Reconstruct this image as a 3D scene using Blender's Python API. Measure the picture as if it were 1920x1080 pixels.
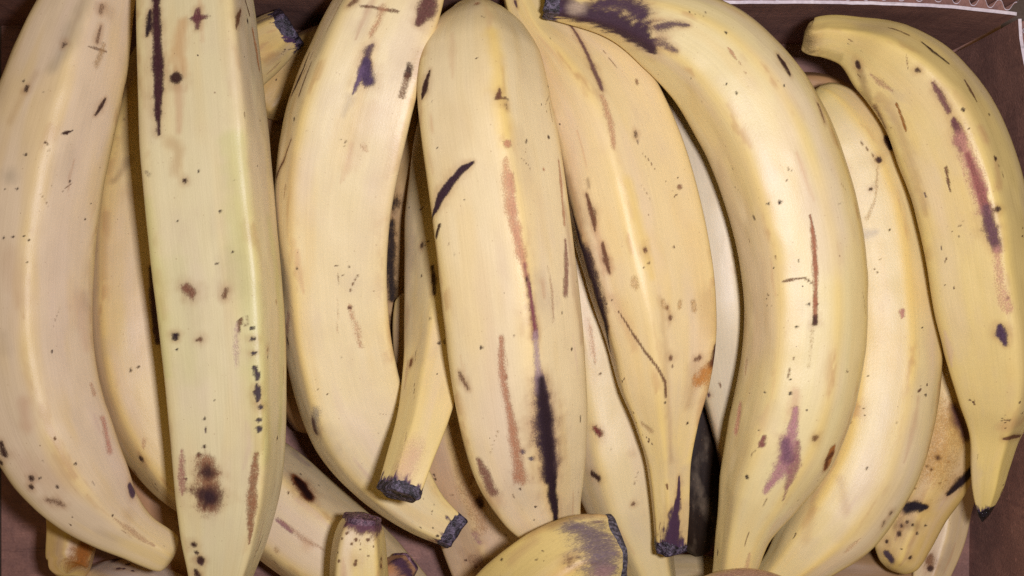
import bpy, math
import numpy as np

for _o in list(bpy.data.objects):
    bpy.data.objects.remove(_o, do_unlink=True)
SC = bpy.context.scene
COL = SC.collection
CM = 0.01

# ---------------------------------------------------------------- camera
cam_data = bpy.data.cameras.new('camera')
cam = bpy.data.objects.new('camera', cam_data)
COL.objects.link(cam)
cam.location = (0, 0, 0.54)
cam.rotation_euler = (0, 0, 0)
cam_data.sensor_width = 36.0
cam_data.lens = 36.0 * 2200.0 / 1920.0
cam_data.clip_start = 0.01
cam_data.clip_end = 20.0
SC.camera = cam

# ---------------------------------------------------------------- light: on-camera flash right of the lens, dim warm shop light all round
world = bpy.data.worlds.new('World')
SC.world = world
world.use_nodes = True
bg = world.node_tree.nodes['Background']
bg.inputs[0].default_value = (1.0, 0.70, 0.20, 1)
bg.inputs[1].default_value = 0.17
fl = bpy.data.lights.new('camera_flash', 'AREA')
fl.shape = 'RECTANGLE'
fl.size = 0.034
fl.size_y = 0.022
fl.energy = 2.12
fl.color = (0.965, 0.952, 1.10)
flash = bpy.data.objects.new('camera_flash', fl)
COL.objects.link(flash)
flash.location = (0.056, 0.010, 0.545)
flash.rotation_euler = (0.0, 0.0, 0.0)

SC.view_settings.view_transform = 'Standard'
SC.view_settings.look = 'None'
SC.view_settings.exposure = 0.0
SC.view_settings.gamma = 1.0
SC.view_settings.use_curve_mapping = False
SC.render.engine = 'CYCLES'
SC.cycles.max_bounces = 6
SC.cycles.use_denoising = False     # the photograph itself carries sensor grain

# ---------------------------------------------------------------- plantain geometry (numpy)
def srgb(c):
    c = np.asarray(c, float) / 255.0
    return np.where(c <= 0.04045, c / 12.92, ((c + 0.055) / 1.055) ** 2.4)

def smooth(a, b, x):
    t = np.clip((x - a) / (b - a), 0, 1)
    return t * t * (3 - 2 * t)

def hash2(i, j, seed):
    h = (i.astype(np.int64) * 374761393 + j.astype(np.int64) * 668265263 + seed * 974711) & 0x7fffffff
    h = ((h ^ (h >> 13)) * 1274126177) & 0x7fffffff
    h = ((h ^ (h >> 16)) * 69069 + 12345) & 0x7fffffff
    return ((h >> 8) & 0xffff) / 65535.0

def vnoise(x, y, seed=0):
    """smooth value noise 0..1"""
    i = np.floor(x); j = np.floor(y)
    fx = x - i; fy = y - j
    fx = fx * fx * (3 - 2 * fx); fy = fy * fy * (3 - 2 * fy)
    a = hash2(i, j, seed); b = hash2(i + 1, j, seed)
    c = hash2(i, j + 1, seed); d = hash2(i + 1, j + 1, seed)
    return (a * (1 - fx) + b * fx) * (1 - fy) + (c * (1 - fx) + d * fx) * fy

def fnoise(x, y, seed=0, octv=3):
    s = 0; w = 0; amp = 1
    for k in range(octv):
        s = s + amp * vnoise(x * 2 ** k, y * 2 ** k, seed + 17 * k); w += amp; amp *= 0.55
    return s / w

def hermite(t, V, tt, mono=False):
    """cubic interpolation of V (k, m) given at t, sampled at tt"""
    k = len(t); h = np.diff(t)[:, None]; d = np.diff(V, axis=0) / h
    m = np.zeros_like(V)
    m[0] = d[0]; m[-1] = d[-1]
    for i in range(1, k - 1):
        if mono:
            same = d[i - 1] * d[i] > 0
            w1 = 2 * h[i] + h[i - 1]; w2 = h[i] + 2 * h[i - 1]
            den = np.where(same, w1 / np.where(d[i - 1] == 0, 1, d[i - 1]) + w2 / np.where(d[i] == 0, 1, d[i]), 1)
            m[i] = np.where(same, (w1 + w2) / den, 0)
        else:
            m[i] = (d[i - 1] * h[i] + d[i] * h[i - 1]) / (h[i - 1] + h[i])
    j = np.clip(np.searchsorted(t, tt, side='right') - 1, 0, k - 2)
    hh = (t[j + 1] - t[j]); u = ((tt - t[j]) / hh)[:, None]; hh = hh[:, None]
    return ((2 * u**3 - 3 * u**2 + 1) * V[j] + (u**3 - 2 * u**2 + u) * hh * m[j]
            + (-2 * u**3 + 3 * u**2) * V[j + 1] + (u**3 - u**2) * hh * m[j + 1])

def centreline(pts, n):
    """pts (k,4): x y z radius in cm -> n evenly spaced centres, radii, arc length"""
    P = np.asarray(pts, float)
    t = np.concatenate([[0], np.cumsum(np.linalg.norm(np.diff(P[:, :3], axis=0), axis=1) + 1e-6)])
    tt = np.linspace(0, t[-1], 400)
    C = hermite(t, P[:, :3], tt)
    for _ in range(6):
        C[1:-1] = 0.25 * C[:-2] + 0.5 * C[1:-1] + 0.25 * C[2:]
    s = np.concatenate([[0], np.cumsum(np.linalg.norm(np.diff(C, axis=0), axis=1))])
    ss = np.linspace(0, s[-1], n)
    Cn = np.stack([np.interp(ss, s, C[:, i]) for i in range(3)], 1)
    tn = np.interp(ss, s, tt)
    R = hermite(t, P[:, 3:4], tn, mono=True)[:, 0]
    return Cn, R, ss

def angles(na):
    """ring angles, denser over the upper side; first at the underside"""
    u = np.linspace(0, 1, na, endpoint=False)
    return -0.5 * np.pi + 2 * np.pi * (u + 0.085 * np.sin(4 * np.pi * u) / 2 - 0.10 * np.sin(2 * np.pi * u) * 0)

def skin(d, ns, na):
    """surface grid of one plantain: vertices (ns, na, 3) in cm, arc length, angle, local radius, ridge weight"""
    C, R, s = centreline(d['pts'], ns)
    seed = d['seed']
    T = np.gradient(C, axis=0); T /= np.linalg.norm(T, axis=1)[:, None]
    up = np.array([0, 0, 1.0]) - T * T[:, 2:3]
    up /= np.linalg.norm(up, axis=1)[:, None]
    side = np.cross(up, T)
    th = angles(na)
    roll = np.radians(np.interp(np.linspace(0, 1, ns), [0, 0.5, 1], d.get('roll', (0, 0, 0))))
    Rm = R.max()
    neck = np.clip(1 - R / Rm, 0, 1)
    p = d.get('p', 5.0) * (1 + d.get('pn', 0.4) * neck)
    A = th[None, :] - roll[:, None]
    acc = np.zeros((ns, na)); face = np.radians(np.array(d['faces'], float))
    for f in face:
        acc += np.maximum(np.cos(A - f), 0.0) ** p[:, None]
    r = np.maximum(acc, 1e-3) ** (-1 / p[:, None])
    fs = np.sort(np.mod(face, 2 * np.pi))
    ridges = []
    for i in range(len(fs)):
        a = fs[i]; b = fs[(i + 1) % len(fs)] + (2 * np.pi if i == len(fs) - 1 else 0)
        ridges.append(0.5 * (a + b))
    ridge = np.zeros((ns, na))
    for q in ridges:
        dd = np.mod(A - q + np.pi, 2 * np.pi) - np.pi
        ridge = np.maximum(ridge, np.exp(-(dd / 0.13) ** 2))
    ridge *= 0.55 + 0.45 * smooth(0.3, 0.7, vnoise(s[:, None] * 0.35 + 0 * A, A * 2.2, seed + 5))
    r = r * (1 + d.get('crest', 0.018) * ridge)
    # slow unevenness of the fruit
    lump = fnoise(s[:, None] * 0.33 + 0 * A, A * 1.1 + 20, seed + 1, 3) - 0.5
    fine = fnoise(s[:, None] * 1.1 + 0 * A, A * 4.0 + 20, seed + 2, 2) - 0.5
    r = r * (1 + d.get('lump', 0.07) * lump + 0.006 * fine)
    x = r * np.cos(th)[None, :]; y = r * np.sin(th)[None, :]
    mx = x.max(1); mn = x.min(1)
    half = (mx - mn) / 2; mid = (mx + mn) / 2
    sc = (R / half)[:, None]
    x = (x - mid[:, None]) * sc; y = y * sc * d.get('flat', 0.95)
    V = C[:, None, :] + x[..., None] * side[:, None, :] + y[..., None] * up[:, None, :]
    return V, s, th, R, ridge, (C, T, up, side)

# ---------------------------------------------------------------- the plantains: centre line x y z radius (cm), section faces, marks (colour, strength, softness, raggedness, [(cm along, angle, half width cm)])
PLANTAINS = [
    dict(seed=1, label='leftmost plantain, pale pinkish yellow crescent with a pale cut stem at bottom left', pts=[(-14.75, 15.39, 8.81, 0.03), (-14.76, 15.38, 8.81, 0.18), (-14.78, 15.3, 8.82, 0.48), (-14.83, 15.16, 8.82, 0.71), (-14.89, 14.99, 8.83, 0.82), (-15.46, 13.32, 8.9, 1.3), (-16.13, 11.25, 9.0, 1.69), (-16.93, 8.35, 9.15, 2.18), (-17.82, 4.87, 9.3, 2.37), (-18.29, 1.22, 9.38, 2.38), (-18.32, -2.23, 9.32, 2.33), (-17.68, -5.39, 9.12, 2.28), (-16.53, -7.64, 8.81, 1.9), (-15.47, -9.0, 8.53, 1.34), (-14.51, -9.78, 8.29, 0.97), (-13.68, -10.32, 8.06, 0.85), (-13.47, -10.47, 8.0, 0.75), (-13.35, -10.53, 7.97, 0.5), (-13.29, -10.57, 7.95, 0.17)], faces=[100, 35, -40, 165, 235], tint=(222, 198, 162), p=7.0, pn=0.2, yel=0.35, res=(430, 230), wear=38,
         marks=[
            ((151, 138, 115), 0.47, 0.9199999999999999, 0.5, [(4.98, 1.236, 0.237), (6.48, 1.309, 0.294), (7.69, 1.421, 0.195)]),
            ((107, 71, 49), 0.6, 0.40249999999999997, 0.5, [(5.63, 0.765, 0.06), (6.27, 0.765, 0.099)]),
            ((107, 71, 49), 0.6, 0.40249999999999997, 0.5, [(6.55, 0.923, 0.059), (6.48, 0.518, 0.06)]),
            ((180, 144, 96), 0.57, 0.69, 0.5, [(6.27, 0.595, 0.12), (7.05, 0.677, 0.179)]),
            ((107, 71, 49), 0.5, 0.40249999999999997, 0.5, [(4.91, 0.858, 0.1), (5.13, 0.858, 0.099)]),
            ((180, 144, 96), 0.33, 0.9199999999999999, 0.5, [(4.98, 0.649, 0.28)]),
            ((63, 40, 34), 0.75, 0.40249999999999997, 0.5, [(8.62, 1.758, 0.097), (8.76, 1.758, 0.097)]),
            ((180, 144, 96), 0.33, 0.9199999999999999, 0.5, [(8.12, 1.684, 0.156), (9.97, 1.869, 0.156)]),
            ((63, 40, 34), 0.85, 0.40249999999999997, 0.5, [(8.12, 0.323, 0.04), (8.54, 0.383, 0.1), (8.9, 0.448, 0.04)]),
            ((63, 40, 34), 0.9, 0.40249999999999997, 0.5, [(9.97, 0.989, 0.039), (9.9, 0.923, 0.078), (9.75, 0.826, 0.039)]),
            ((107, 71, 49), 0.85, 0.40249999999999997, 0.5, [(7.41, -0.094, 0.143), (7.83, -0.107, 0.123)]),
            ((63, 40, 34), 0.85, 0.345, 0.3, [(8.47, 1.869, 0.078)]),
            ((63, 40, 34), 0.85, 0.345, 0.3, [(8.69, 1.458, 0.039)]),
            ((63, 40, 34), 0.85, 0.345, 0.3, [(11.04, 1.458, 0.058)]),
            ((63, 40, 34), 0.85, 0.345, 0.3, [(12.32, 1.496, 0.077)]),
            ((63, 40, 34), 0.85, 0.345, 0.3, [(12.39, 1.684, 0.039)]),
            ((63, 40, 34), 0.85, 0.345, 0.3, [(11.68, 0.649, 0.059)]),
            ((63, 40, 34), 0.85, 0.345, 0.3, [(12.39, 0.174, 0.04)]),
            ((63, 40, 34), 0.85, 0.345, 0.3, [(13.03, 0.235, 0.04)]),
            ((63, 40, 34), 0.85, 0.345, 0.3, [(14.1, 1.199, 0.058)]),
            ((63, 40, 34), 0.85, 0.345, 0.3, [(13.96, 1.272, 0.039)]),
            ((63, 40, 34), 0.85, 0.345, 0.3, [(14.03, 1.458, 0.058)]),
            ((63, 40, 34), 0.85, 0.345, 0.3, [(14.1, 1.608, 0.058)]),
            ((63, 40, 34), 0.85, 0.345, 0.3, [(11.96, 0.956, 0.039)]),
            ((63, 40, 34), 0.85, 0.345, 0.3, [(22.86, 2.014, 0.099)]),
            ((63, 40, 34), 0.85, 0.345, 0.3, [(22.57, 1.906, 0.118)]),
            ((63, 40, 34), 0.85, 0.345, 0.3, [(22.71, 1.758, 0.059)]),
            ((63, 40, 34), 0.85, 0.345, 0.3, [(23.28, 1.571, 0.079)]),
            ((63, 40, 34), 0.85, 0.345, 0.3, [(18.3, 0.826, 0.059)]),
            ((63, 40, 34), 0.85, 0.345, 0.3, [(22.86, 1.058, 0.059)]),
            ((63, 40, 34), 0.85, 0.345, 0.3, [(25.42, 1.093, 0.06)]),
            ((151, 138, 115), 0.43, 0.9199999999999999, 0.5, [(11.89, 1.646, 0.271)]),
            ((63, 40, 34), 0.85, 0.40249999999999997, 0.5, [(21.15, 2.084, 0.098), (21.5, 2.118, 0.137)]),
            ((63, 40, 34), 0.9, 0.40249999999999997, 0.5, [(21.72, 2.284, 0.098)]),
            ((188, 122, 99), 0.57, 0.69, 0.5, [(21.72, 0.146, 0.122), (23.21, 0.252, 0.183)]),
            ((182, 128, 92), 0.47, 0.40249999999999997, 0.5, [(19.94, 0.16, 0.081), (20.51, 0.16, 0.101)]),
            ((85, 63, 73), 0.95, 0.345, 0.5, [(24.99, 0.12, 0.144), (25.42, 0.12, 0.165)]),
            ((107, 71, 49), 0.6, 0.9199999999999999, 0.5, [(23.5, 1.942, 0.099), (23.64, 1.833, 0.158), (23.92, 1.758, 0.099)]),
            ((63, 40, 34), 0.7, 0.40249999999999997, 0.5, [(22.86, 2.493, 0.04), (23.35, 2.436, 0.08), (24.0, 2.407, 0.08)]),
            ((182, 128, 92), 0.33, 0.98, 0.5, [(20.86, 1.496, 0.253), (20.01, 1.421, 0.194)]),
            ((197, 163, 124), 0.38, 0.98, 0.5, [(14.74, 1.496, 0.426), (16.23, 1.272, 0.309)]),
            ((180, 144, 96), 0.33, 0.98, 0.5, [(25.92, 0.735, 0.285)]),
            ((182, 128, 92), 0.24, 0.98, 0.8, [(16.23, 0.235, 0.361), (18.37, 0.107, 0.202)]),
            ((182, 128, 92), 0.19, 0.98, 0.8, [(22.29, 1.796, 0.589), (23.07, 1.458, 0.59)]),
         ]),
    dict(seed=2, label='straight greenish plantain with flat top face and one big dark round bruise low down', pts=[(-12.34, 15.53, 9.31, 0.02), (-12.34, 15.52, 9.31, 0.13), (-12.33, 15.46, 9.32, 0.35), (-12.32, 15.35, 9.33, 0.52), (-12.3, 15.22, 9.35, 0.61), (-12.14, 13.96, 9.5, 1.17), (-11.98, 12.51, 9.64, 1.71), (-11.8, 10.87, 9.77, 1.93), (-11.54, 7.82, 9.93, 2.06), (-11.3, 4.81, 10.0, 2.15), (-11.03, 1.82, 9.99, 2.14), (-10.75, -1.19, 9.93, 2.09), (-10.59, -4.21, 9.83, 1.99), (-10.58, -7.25, 9.7, 1.81), (-10.76, -9.29, 9.61, 1.49), (-10.98, -11.12, 9.53, 1.04), (-11.12, -12.35, 9.47, 0.85), (-11.22, -13.37, 9.43, 0.73), (-11.24, -13.53, 9.42, 0.63), (-11.25, -13.66, 9.42, 0.42), (-11.26, -13.73, 9.42, 0.16), (-11.26, -13.75, 9.42, 0.03)], faces=[95, 8, 184, 248, 310], tint=(222, 207, 160), p=11.0, yel=0.15, green=0.06, lump=0.05, res=(430, 230), wear=38,
         marks=[
            ((190, 192, 107), 0.38, 0.98, 0.5, [(10.4, 0.989, 0.305), (14.02, 1.023, 0.381), (18.74, 0.923, 0.383), (21.62, 0.795, 0.31)]),
            ((190, 192, 107), 0.38, 0.98, 0.5, [(13.43, 0.189, 0.278), (16.97, -0.094, 0.322), (20.88, 0.107, 0.28)]),
            ((190, 192, 107), 0.28, 0.98, 0.5, [(12.32, 2.407, 0.192), (18.59, 2.407, 0.193)]),
            ((190, 192, 107), 0.19, 0.98, 0.5, [(14.68, 2.118, 0.498), (18.59, 2.014, 0.462)]),
            ((66, 37, 40), 0.96, 0.345, 0.3, [(5.16, 2.152, 0.135), (6.35, 2.152, 0.154), (7.89, 2.152, 0.154), (9.0, 2.186, 0.115), (10.03, 2.186, 0.038)]),
            ((47, 32, 35), 0.95, 0.40249999999999997, 0.5, [(5.53, 2.252, 0.058), (6.05, 2.252, 0.096), (6.42, 2.284, 0.058)]),
            ((182, 117, 46), 0.47, 0.9199999999999999, 0.9, [(6.12, 1.684, 0.192), (7.01, 1.796, 0.327), (7.75, 1.758, 0.23)]),
            ((103, 59, 60), 0.75, 0.40249999999999997, 0.5, [(5.98, 1.533, 0.077), (5.98, 1.236, 0.077)]),
            ((103, 59, 60), 0.8, 0.40249999999999997, 0.5, [(5.68, 1.383, 0.077), (6.05, 1.421, 0.173), (6.35, 1.421, 0.077)]),
            ((63, 40, 34), 0.95, 0.2875, 0.25, [(8.04, 1.869, 0.211)]),
            ((182, 128, 92), 0.43, 0.9199999999999999, 0.8, [(8.41, 1.833, 0.173), (9.96, 1.869, 0.115)]),
            ((180, 144, 96), 0.47, 0.9199999999999999, 0.8, [(10.33, 2.014, 0.192), (10.62, 1.869, 0.191), (11.36, 1.978, 0.172)]),
            ((63, 40, 34), 0.85, 0.345, 0.3, [(11.44, 1.571, 0.057)]),
            ((63, 40, 34), 0.85, 0.345, 0.3, [(11.73, 1.833, 0.096)]),
            ((63, 40, 34), 0.85, 0.345, 0.3, [(12.91, 1.272, 0.057)]),
            ((63, 40, 34), 0.85, 0.345, 0.3, [(11.07, 1.758, 0.038)]),
            ((63, 40, 34), 0.85, 0.345, 0.3, [(13.13, 2.014, 0.038)]),
            ((63, 40, 34), 0.85, 0.345, 0.3, [(14.76, 1.421, 0.057)]),
            ((63, 40, 34), 0.85, 0.345, 0.3, [(11.88, 1.023, 0.038)]),
            ((63, 40, 34), 0.85, 0.345, 0.3, [(14.39, 1.164, 0.038)]),
            ((63, 40, 34), 0.85, 0.345, 0.3, [(21.25, 0.286, 0.08)]),
            ((63, 40, 34), 0.85, 0.345, 0.3, [(21.32, 1.906, 0.077)]),
            ((63, 40, 34), 0.85, 0.345, 0.3, [(21.62, 2.014, 0.077)]),
            ((63, 40, 34), 0.85, 0.345, 0.3, [(20.29, 1.869, 0.058)]),
            ((63, 40, 34), 0.85, 0.345, 0.3, [(22.58, 2.252, 0.058)]),
            ((63, 40, 34), 0.85, 0.345, 0.3, [(12.4, 1.023, 0.038)]),
            ((63, 40, 34), 0.85, 0.345, 0.3, [(9.52, 0.174, 0.04)]),
            ((107, 71, 49), 0.85, 0.40249999999999997, 0.5, [(5.61, 0.595, 0.059), (6.05, 0.765, 0.116), (6.42, 0.826, 0.039)]),
            ((47, 32, 35), 0.9, 0.40249999999999997, 0.5, [(5.83, 0.269, 0.079)]),
            ((107, 71, 49), 0.85, 0.40249999999999997, 0.5, [(5.09, 0.252, 0.06), (5.53, 0.107, 0.06)]),
            ((184, 115, 59), 0.62, 0.40249999999999997, 0.5, [(6.05, 0.034, 0.1), (6.79, -0.058, 0.161), (7.53, -0.107, 0.081)]),
            ((122, 80, 59), 0.8, 0.575, 0.9, [(15.49, 2.014, 0.173), (15.64, 1.942, 0.23)]),
            ((107, 71, 49), 0.7, 0.40249999999999997, 0.5, [(15.72, 1.309, 0.096), (15.94, 1.346, 0.115)]),
            ((107, 71, 49), 0.75, 0.40249999999999997, 0.5, [(16.82, 1.164, 0.038), (17.19, 1.164, 0.038)]),
            ((107, 71, 49), 0.75, 0.40249999999999997, 0.5, [(16.75, 1.128, 0.038), (17.04, 1.093, 0.038)]),
            ((107, 71, 49), 0.75, 0.40249999999999997, 0.5, [(16.67, 1.058, 0.038), (17.04, 1.058, 0.038)]),
            ((69, 57, 59), 0.92, 0.2875, 0.25, [(17.12, 0.989, 0.076)]),
            ((69, 57, 59), 0.92, 0.2875, 0.25, [(17.49, 0.989, 0.096)]),
            ((69, 57, 59), 0.92, 0.2875, 0.25, [(18.0, 1.023, 0.038), (18.0, 0.989, 0.096), (18.0, 0.956, 0.038)]),
            ((69, 57, 59), 0.92, 0.2875, 0.25, [(18.45, 0.989, 0.038), (18.74, 0.956, 0.077), (18.96, 0.956, 0.038)]),
            ((69, 57, 59), 0.92, 0.2875, 0.25, [(19.11, 0.956, 0.038), (19.4, 0.956, 0.096), (19.7, 0.956, 0.038)]),
            ((69, 57, 59), 0.92, 0.2875, 0.25, [(19.92, 0.923, 0.096)]),
            ((69, 57, 59), 0.92, 0.2875, 0.25, [(20.36, 0.956, 0.077)]),
            ((69, 57, 59), 0.92, 0.2875, 0.25, [(20.66, 0.956, 0.077), (20.81, 0.956, 0.038)]),
            ((47, 32, 35), 0.9, 0.40249999999999997, 0.5, [(17.19, 2.219, 0.096), (17.34, 2.219, 0.058)]),
            ((47, 32, 35), 0.9, 0.40249999999999997, 0.5, [(17.71, 2.219, 0.058)]),
            ((107, 71, 49), 0.75, 0.40249999999999997, 0.5, [(17.41, 1.906, 0.058), (17.41, 1.833, 0.115), (17.41, 1.796, 0.038)]),
            ((157, 99, 88), 0.62, 0.40249999999999997, 0.5, [(21.47, 2.284, 0.058), (22.65, 2.315, 0.117), (23.24, 2.315, 0.039)]),
            ((144, 94, 63), 0.71, 0.575, 0.5, [(21.91, 1.869, 0.329), (23.46, 1.833, 0.525)]),
            ((47, 32, 35), 0.85, 0.575, 0.5, [(22.28, 1.869, 0.271)]),
            ((49, 32, 38), 0.95, 0.5175, 0.5, [(23.24, 1.833, 0.427)]),
            ((140, 94, 63), 0.76, 0.45999999999999996, 0.6, [(21.54, 0.989, 0.058), (22.58, 1.023, 0.135), (23.61, 0.989, 0.136), (24.86, 0.923, 0.039)]),
            ((180, 144, 96), 0.57, 0.40249999999999997, 0.5, [(16.31, 0.16, 0.119)]),
            ((63, 40, 34), 0.85, 0.345, 0.3, [(25.16, 2.186, 0.098)]),
            ((63, 40, 34), 0.85, 0.345, 0.3, [(25.45, 2.152, 0.079)]),
            ((63, 40, 34), 0.85, 0.345, 0.3, [(25.68, 2.049, 0.118)]),
            ((63, 40, 34), 0.85, 0.345, 0.3, [(25.82, 2.084, 0.079)]),
            ((63, 40, 34), 0.85, 0.345, 0.3, [(26.19, 2.219, 0.099)]),
            ((63, 40, 34), 0.85, 0.345, 0.3, [(26.34, 2.186, 0.099)]),
            ((182, 128, 92), 0.38, 0.40249999999999997, 0.5, [(18.74, -0.12, 0.081), (19.33, -0.082, 0.06)]),
         ]),
    dict(seed=3, label='curved cream plantain with a small purple bruise near its top, beside the greenish one', pts=[(-3.1, 14.79, 9.1, 0.03), (-3.1, 14.78, 9.1, 0.15), (-3.13, 14.72, 9.11, 0.4), (-3.17, 14.6, 9.13, 0.59), (-3.22, 14.46, 9.15, 0.69), (-3.78, 12.95, 9.39, 1.49), (-4.4, 11.09, 9.51, 1.97), (-5.32, 8.87, 9.43, 2.26), (-6.33, 5.9, 9.02, 2.46), (-6.9, 2.9, 8.4, 2.34), (-6.97, -0.2, 7.67, 2.19), (-6.74, -2.97, 7.03, 2.21), (-6.13, -5.36, 6.52, 2.14), (-4.94, -7.57, 6.12, 1.65), (-3.57, -9.13, 5.9, 1.09), (-2.34, -9.98, 5.85, 0.74)], faces=[88, -22, 200, 270, 150], tint=(228, 208, 158), p=9.0, yel=0.4, tip1='dark', res=(430, 230), wear=38,
         marks=[
            ((85, 63, 73), 0.8, 0.575, 0.5, [(6.17, 1.272, 0.078), (6.44, 1.309, 0.195), (6.85, 1.236, 0.175)]),
            ((75, 57, 81), 0.95, 0.45999999999999996, 0.6, [(6.78, 1.272, 0.175), (7.2, 1.199, 0.292), (7.33, 1.128, 0.253)]),
            ((97, 75, 102), 0.85, 0.575, 0.8, [(7.13, 1.309, 0.156), (7.61, 1.309, 0.097), (7.95, 1.309, 0.039)]),
            ((85, 63, 73), 0.25, 0.98, 1, [(8.15, 1.346, 0.156), (8.77, 1.383, 0.098)]),
            ((107, 71, 49), 0.7, 0.45999999999999996, 0.9, [(5.07, 1.796, 0.058), (4.93, 1.571, 0.058), (4.87, 1.346, 0.039), (4.73, 1.093, 0.058)]),
            ((182, 128, 92), 0.57, 0.8049999999999999, 0.5, [(4.8, 1.383, 0.156), (5.35, 1.346, 0.136), (5.82, 1.383, 0.136)]),
            ((99, 63, 55), 0.9, 0.45999999999999996, 0.5, [(3.97, 0.735, 0.156), (4.39, 0.735, 0.234), (4.87, 0.765, 0.059)]),
            ((63, 40, 34), 0.85, 0.40249999999999997, 0.5, [(6.24, 0.706, 0.039), (6.72, 0.706, 0.078)]),
            ((107, 71, 49), 0.65, 0.40249999999999997, 0.5, [(6.65, 0.706, 0.058), (7.47, 0.706, 0.078)]),
            ((63, 40, 34), 0.92, 0.40249999999999997, 0.5, [(7.13, 2.694, 0.03), (7.74, 2.647, 0.08), (8.29, 2.716, 0.14), (8.7, 2.837, 0.06)]),
            ((107, 71, 49), 0.8, 0.40249999999999997, 0.5, [(7.4, 2.377, 0.039), (8.09, 2.377, 0.079), (8.63, 2.377, 0.059)]),
            ((63, 40, 34), 0.9, 0.40249999999999997, 0.5, [(9.39, 2.315, 0.079)]),
            ((107, 71, 49), 0.75, 0.40249999999999997, 0.5, [(10.07, 2.284, 0.04), (10.83, 2.464, 0.06), (11.51, 2.818, 0.081)]),
            ((107, 71, 49), 0.7, 0.40249999999999997, 0.5, [(4.93, 1.942, 0.117), (5.21, 2.014, 0.097)]),
            ((151, 138, 115), 0.71, 0.69, 0.5, [(19.94, 2.049, 0.186), (20.49, 2.252, 0.23)]),
            ((94, 67, 55), 0.85, 0.40249999999999997, 0.5, [(20.28, 2.219, 0.104), (20.7, 2.315, 0.147)]),
            ((182, 128, 92), 0.52, 0.8049999999999999, 0.9, [(15.97, 1.023, 0.081), (16.72, 0.956, 0.163), (17.68, 0.923, 0.082)]),
            ((161, 119, 96), 0.66, 0.8049999999999999, 0.5, [(16.38, 2.407, 0.206), (17.06, 2.547, 0.166)]),
            ((151, 138, 115), 0.33, 0.98, 0.5, [(21.38, 2.014, 0.459), (20.83, 2.084, 0.333)]),
            ((180, 144, 96), 0.57, 0.40249999999999997, 0.5, [(11.65, 2.284, 0.1), (12.06, 2.315, 0.08)]),
            ((182, 128, 92), 0.38, 0.40249999999999997, 0.5, [(9.66, 0.956, 0.118), (9.8, 0.923, 0.079)]),
            ((182, 128, 92), 0.66, 0.69, 1, [(26.73, 2.738, 0.218), (27.14, 2.346, 0.173)]),
            ((63, 40, 34), 0.85, 0.345, 0.3, [(14.46, 1.978, 0.06)]),
            ((63, 40, 34), 0.85, 0.345, 0.3, [(26.79, 1.942, 0.065)]),
            ((63, 40, 34), 0.85, 0.345, 0.3, [(27.14, 1.906, 0.065)]),
            ((63, 40, 34), 0.85, 0.345, 0.3, [(26.45, 1.684, 0.043)]),
            ((63, 40, 34), 0.85, 0.345, 0.3, [(26.04, 1.942, 0.043)]),
            ((63, 40, 34), 0.85, 0.345, 0.3, [(16.04, 1.023, 0.061)]),
            ((180, 144, 96), 0.24, 0.98, 0.5, [(10.69, 2.084, 0.237), (13.09, 2.084, 0.2)]),
            ((182, 128, 92), 0.19, 0.98, 0.8, [(8.22, 1.023, 0.312), (10.21, 1.093, 0.275)]),
         ]),
    dict(seed=4, label='big central plantain with diagonal dark slash and long black streak at its lower end', pts=[(-1.37, 11.02, 9.01, 0.08), (-1.37, 10.86, 9.08, 0.53), (-1.3, 10.37, 9.27, 1.17), (-1.22, 9.71, 9.5, 1.73), (-1.14, 8.63, 9.83, 2.23), (-1.01, 6.96, 10.25, 2.44), (-0.67, 4.75, 10.51, 2.51), (-0.27, 1.78, 10.51, 2.52), (0.06, -1.19, 10.18, 2.55), (0.39, -4.23, 9.63, 2.46), (0.7, -6.51, 9.18, 2.18), (1.15, -8.2, 8.84, 1.66), (1.66, -9.49, 8.59, 1.06), (1.97, -10.56, 8.43, 0.79), (2.02, -10.73, 8.41, 0.68), (2.06, -10.86, 8.39, 0.46), (2.08, -10.94, 8.37, 0.17), (2.08, -10.95, 8.37, 0.03)], faces=[38, 110, 185, 250, 322], tint=(229, 208, 160), p=7.0, yel=0.25, lump=0.05, res=(430, 230), wear=38,
         marks=[
            ((57, 38, 44), 0.98, 0.22999999999999998, 0.2, [(6.83, 1.796, 0.028), (7.0, 2.014, 0.132), (7.28, 2.186, 0.151), (7.74, 2.407, 0.133), (8.14, 2.52, 0.095), (8.54, 2.716, 0.039)]),
            ((63, 40, 34), 0.9, 0.40249999999999997, 0.5, [(8.71, 2.493, 0.057), (9.11, 2.598, 0.077)]),
            ((63, 40, 34), 0.8, 0.40249999999999997, 0.5, [(8.71, 2.716, 0.039), (8.99, 2.716, 0.039)]),
            ((63, 40, 34), 0.96, 0.2875, 0.5, [(3.59, 2.377, 0.029), (3.93, 2.436, 0.115), (4.15, 2.464, 0.135), (4.38, 2.52, 0.038)]),
            ((107, 71, 49), 0.92, 0.345, 0.5, [(4.67, 1.272, 0.028), (4.78, 1.272, 0.075), (4.89, 1.309, 0.131)]),
            ((107, 71, 49), 0.8, 0.40249999999999997, 0.5, [(4.95, 1.383, 0.038), (4.95, 1.199, 0.038)]),
            ((218, 182, 80), 0.47, 0.98, 0.5, [(2.62, 1.309, 0.229), (4.04, 1.272, 0.264), (6.09, 1.272, 0.3)]),
            ((182, 128, 92), 0.76, 0.40249999999999997, 0.5, [(6.43, 1.272, 0.131)]),
            ((195, 144, 101), 0.66, 0.8049999999999999, 1, [(6.94, 1.346, 0.112), (8.14, 1.383, 0.168), (9.16, 1.346, 0.243), (10.64, 1.272, 0.112)]),
            ((182, 128, 92), 0.57, 0.575, 1, [(7.46, 1.309, 0.093), (9.33, 1.346, 0.131), (10.41, 1.272, 0.075)]),
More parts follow.
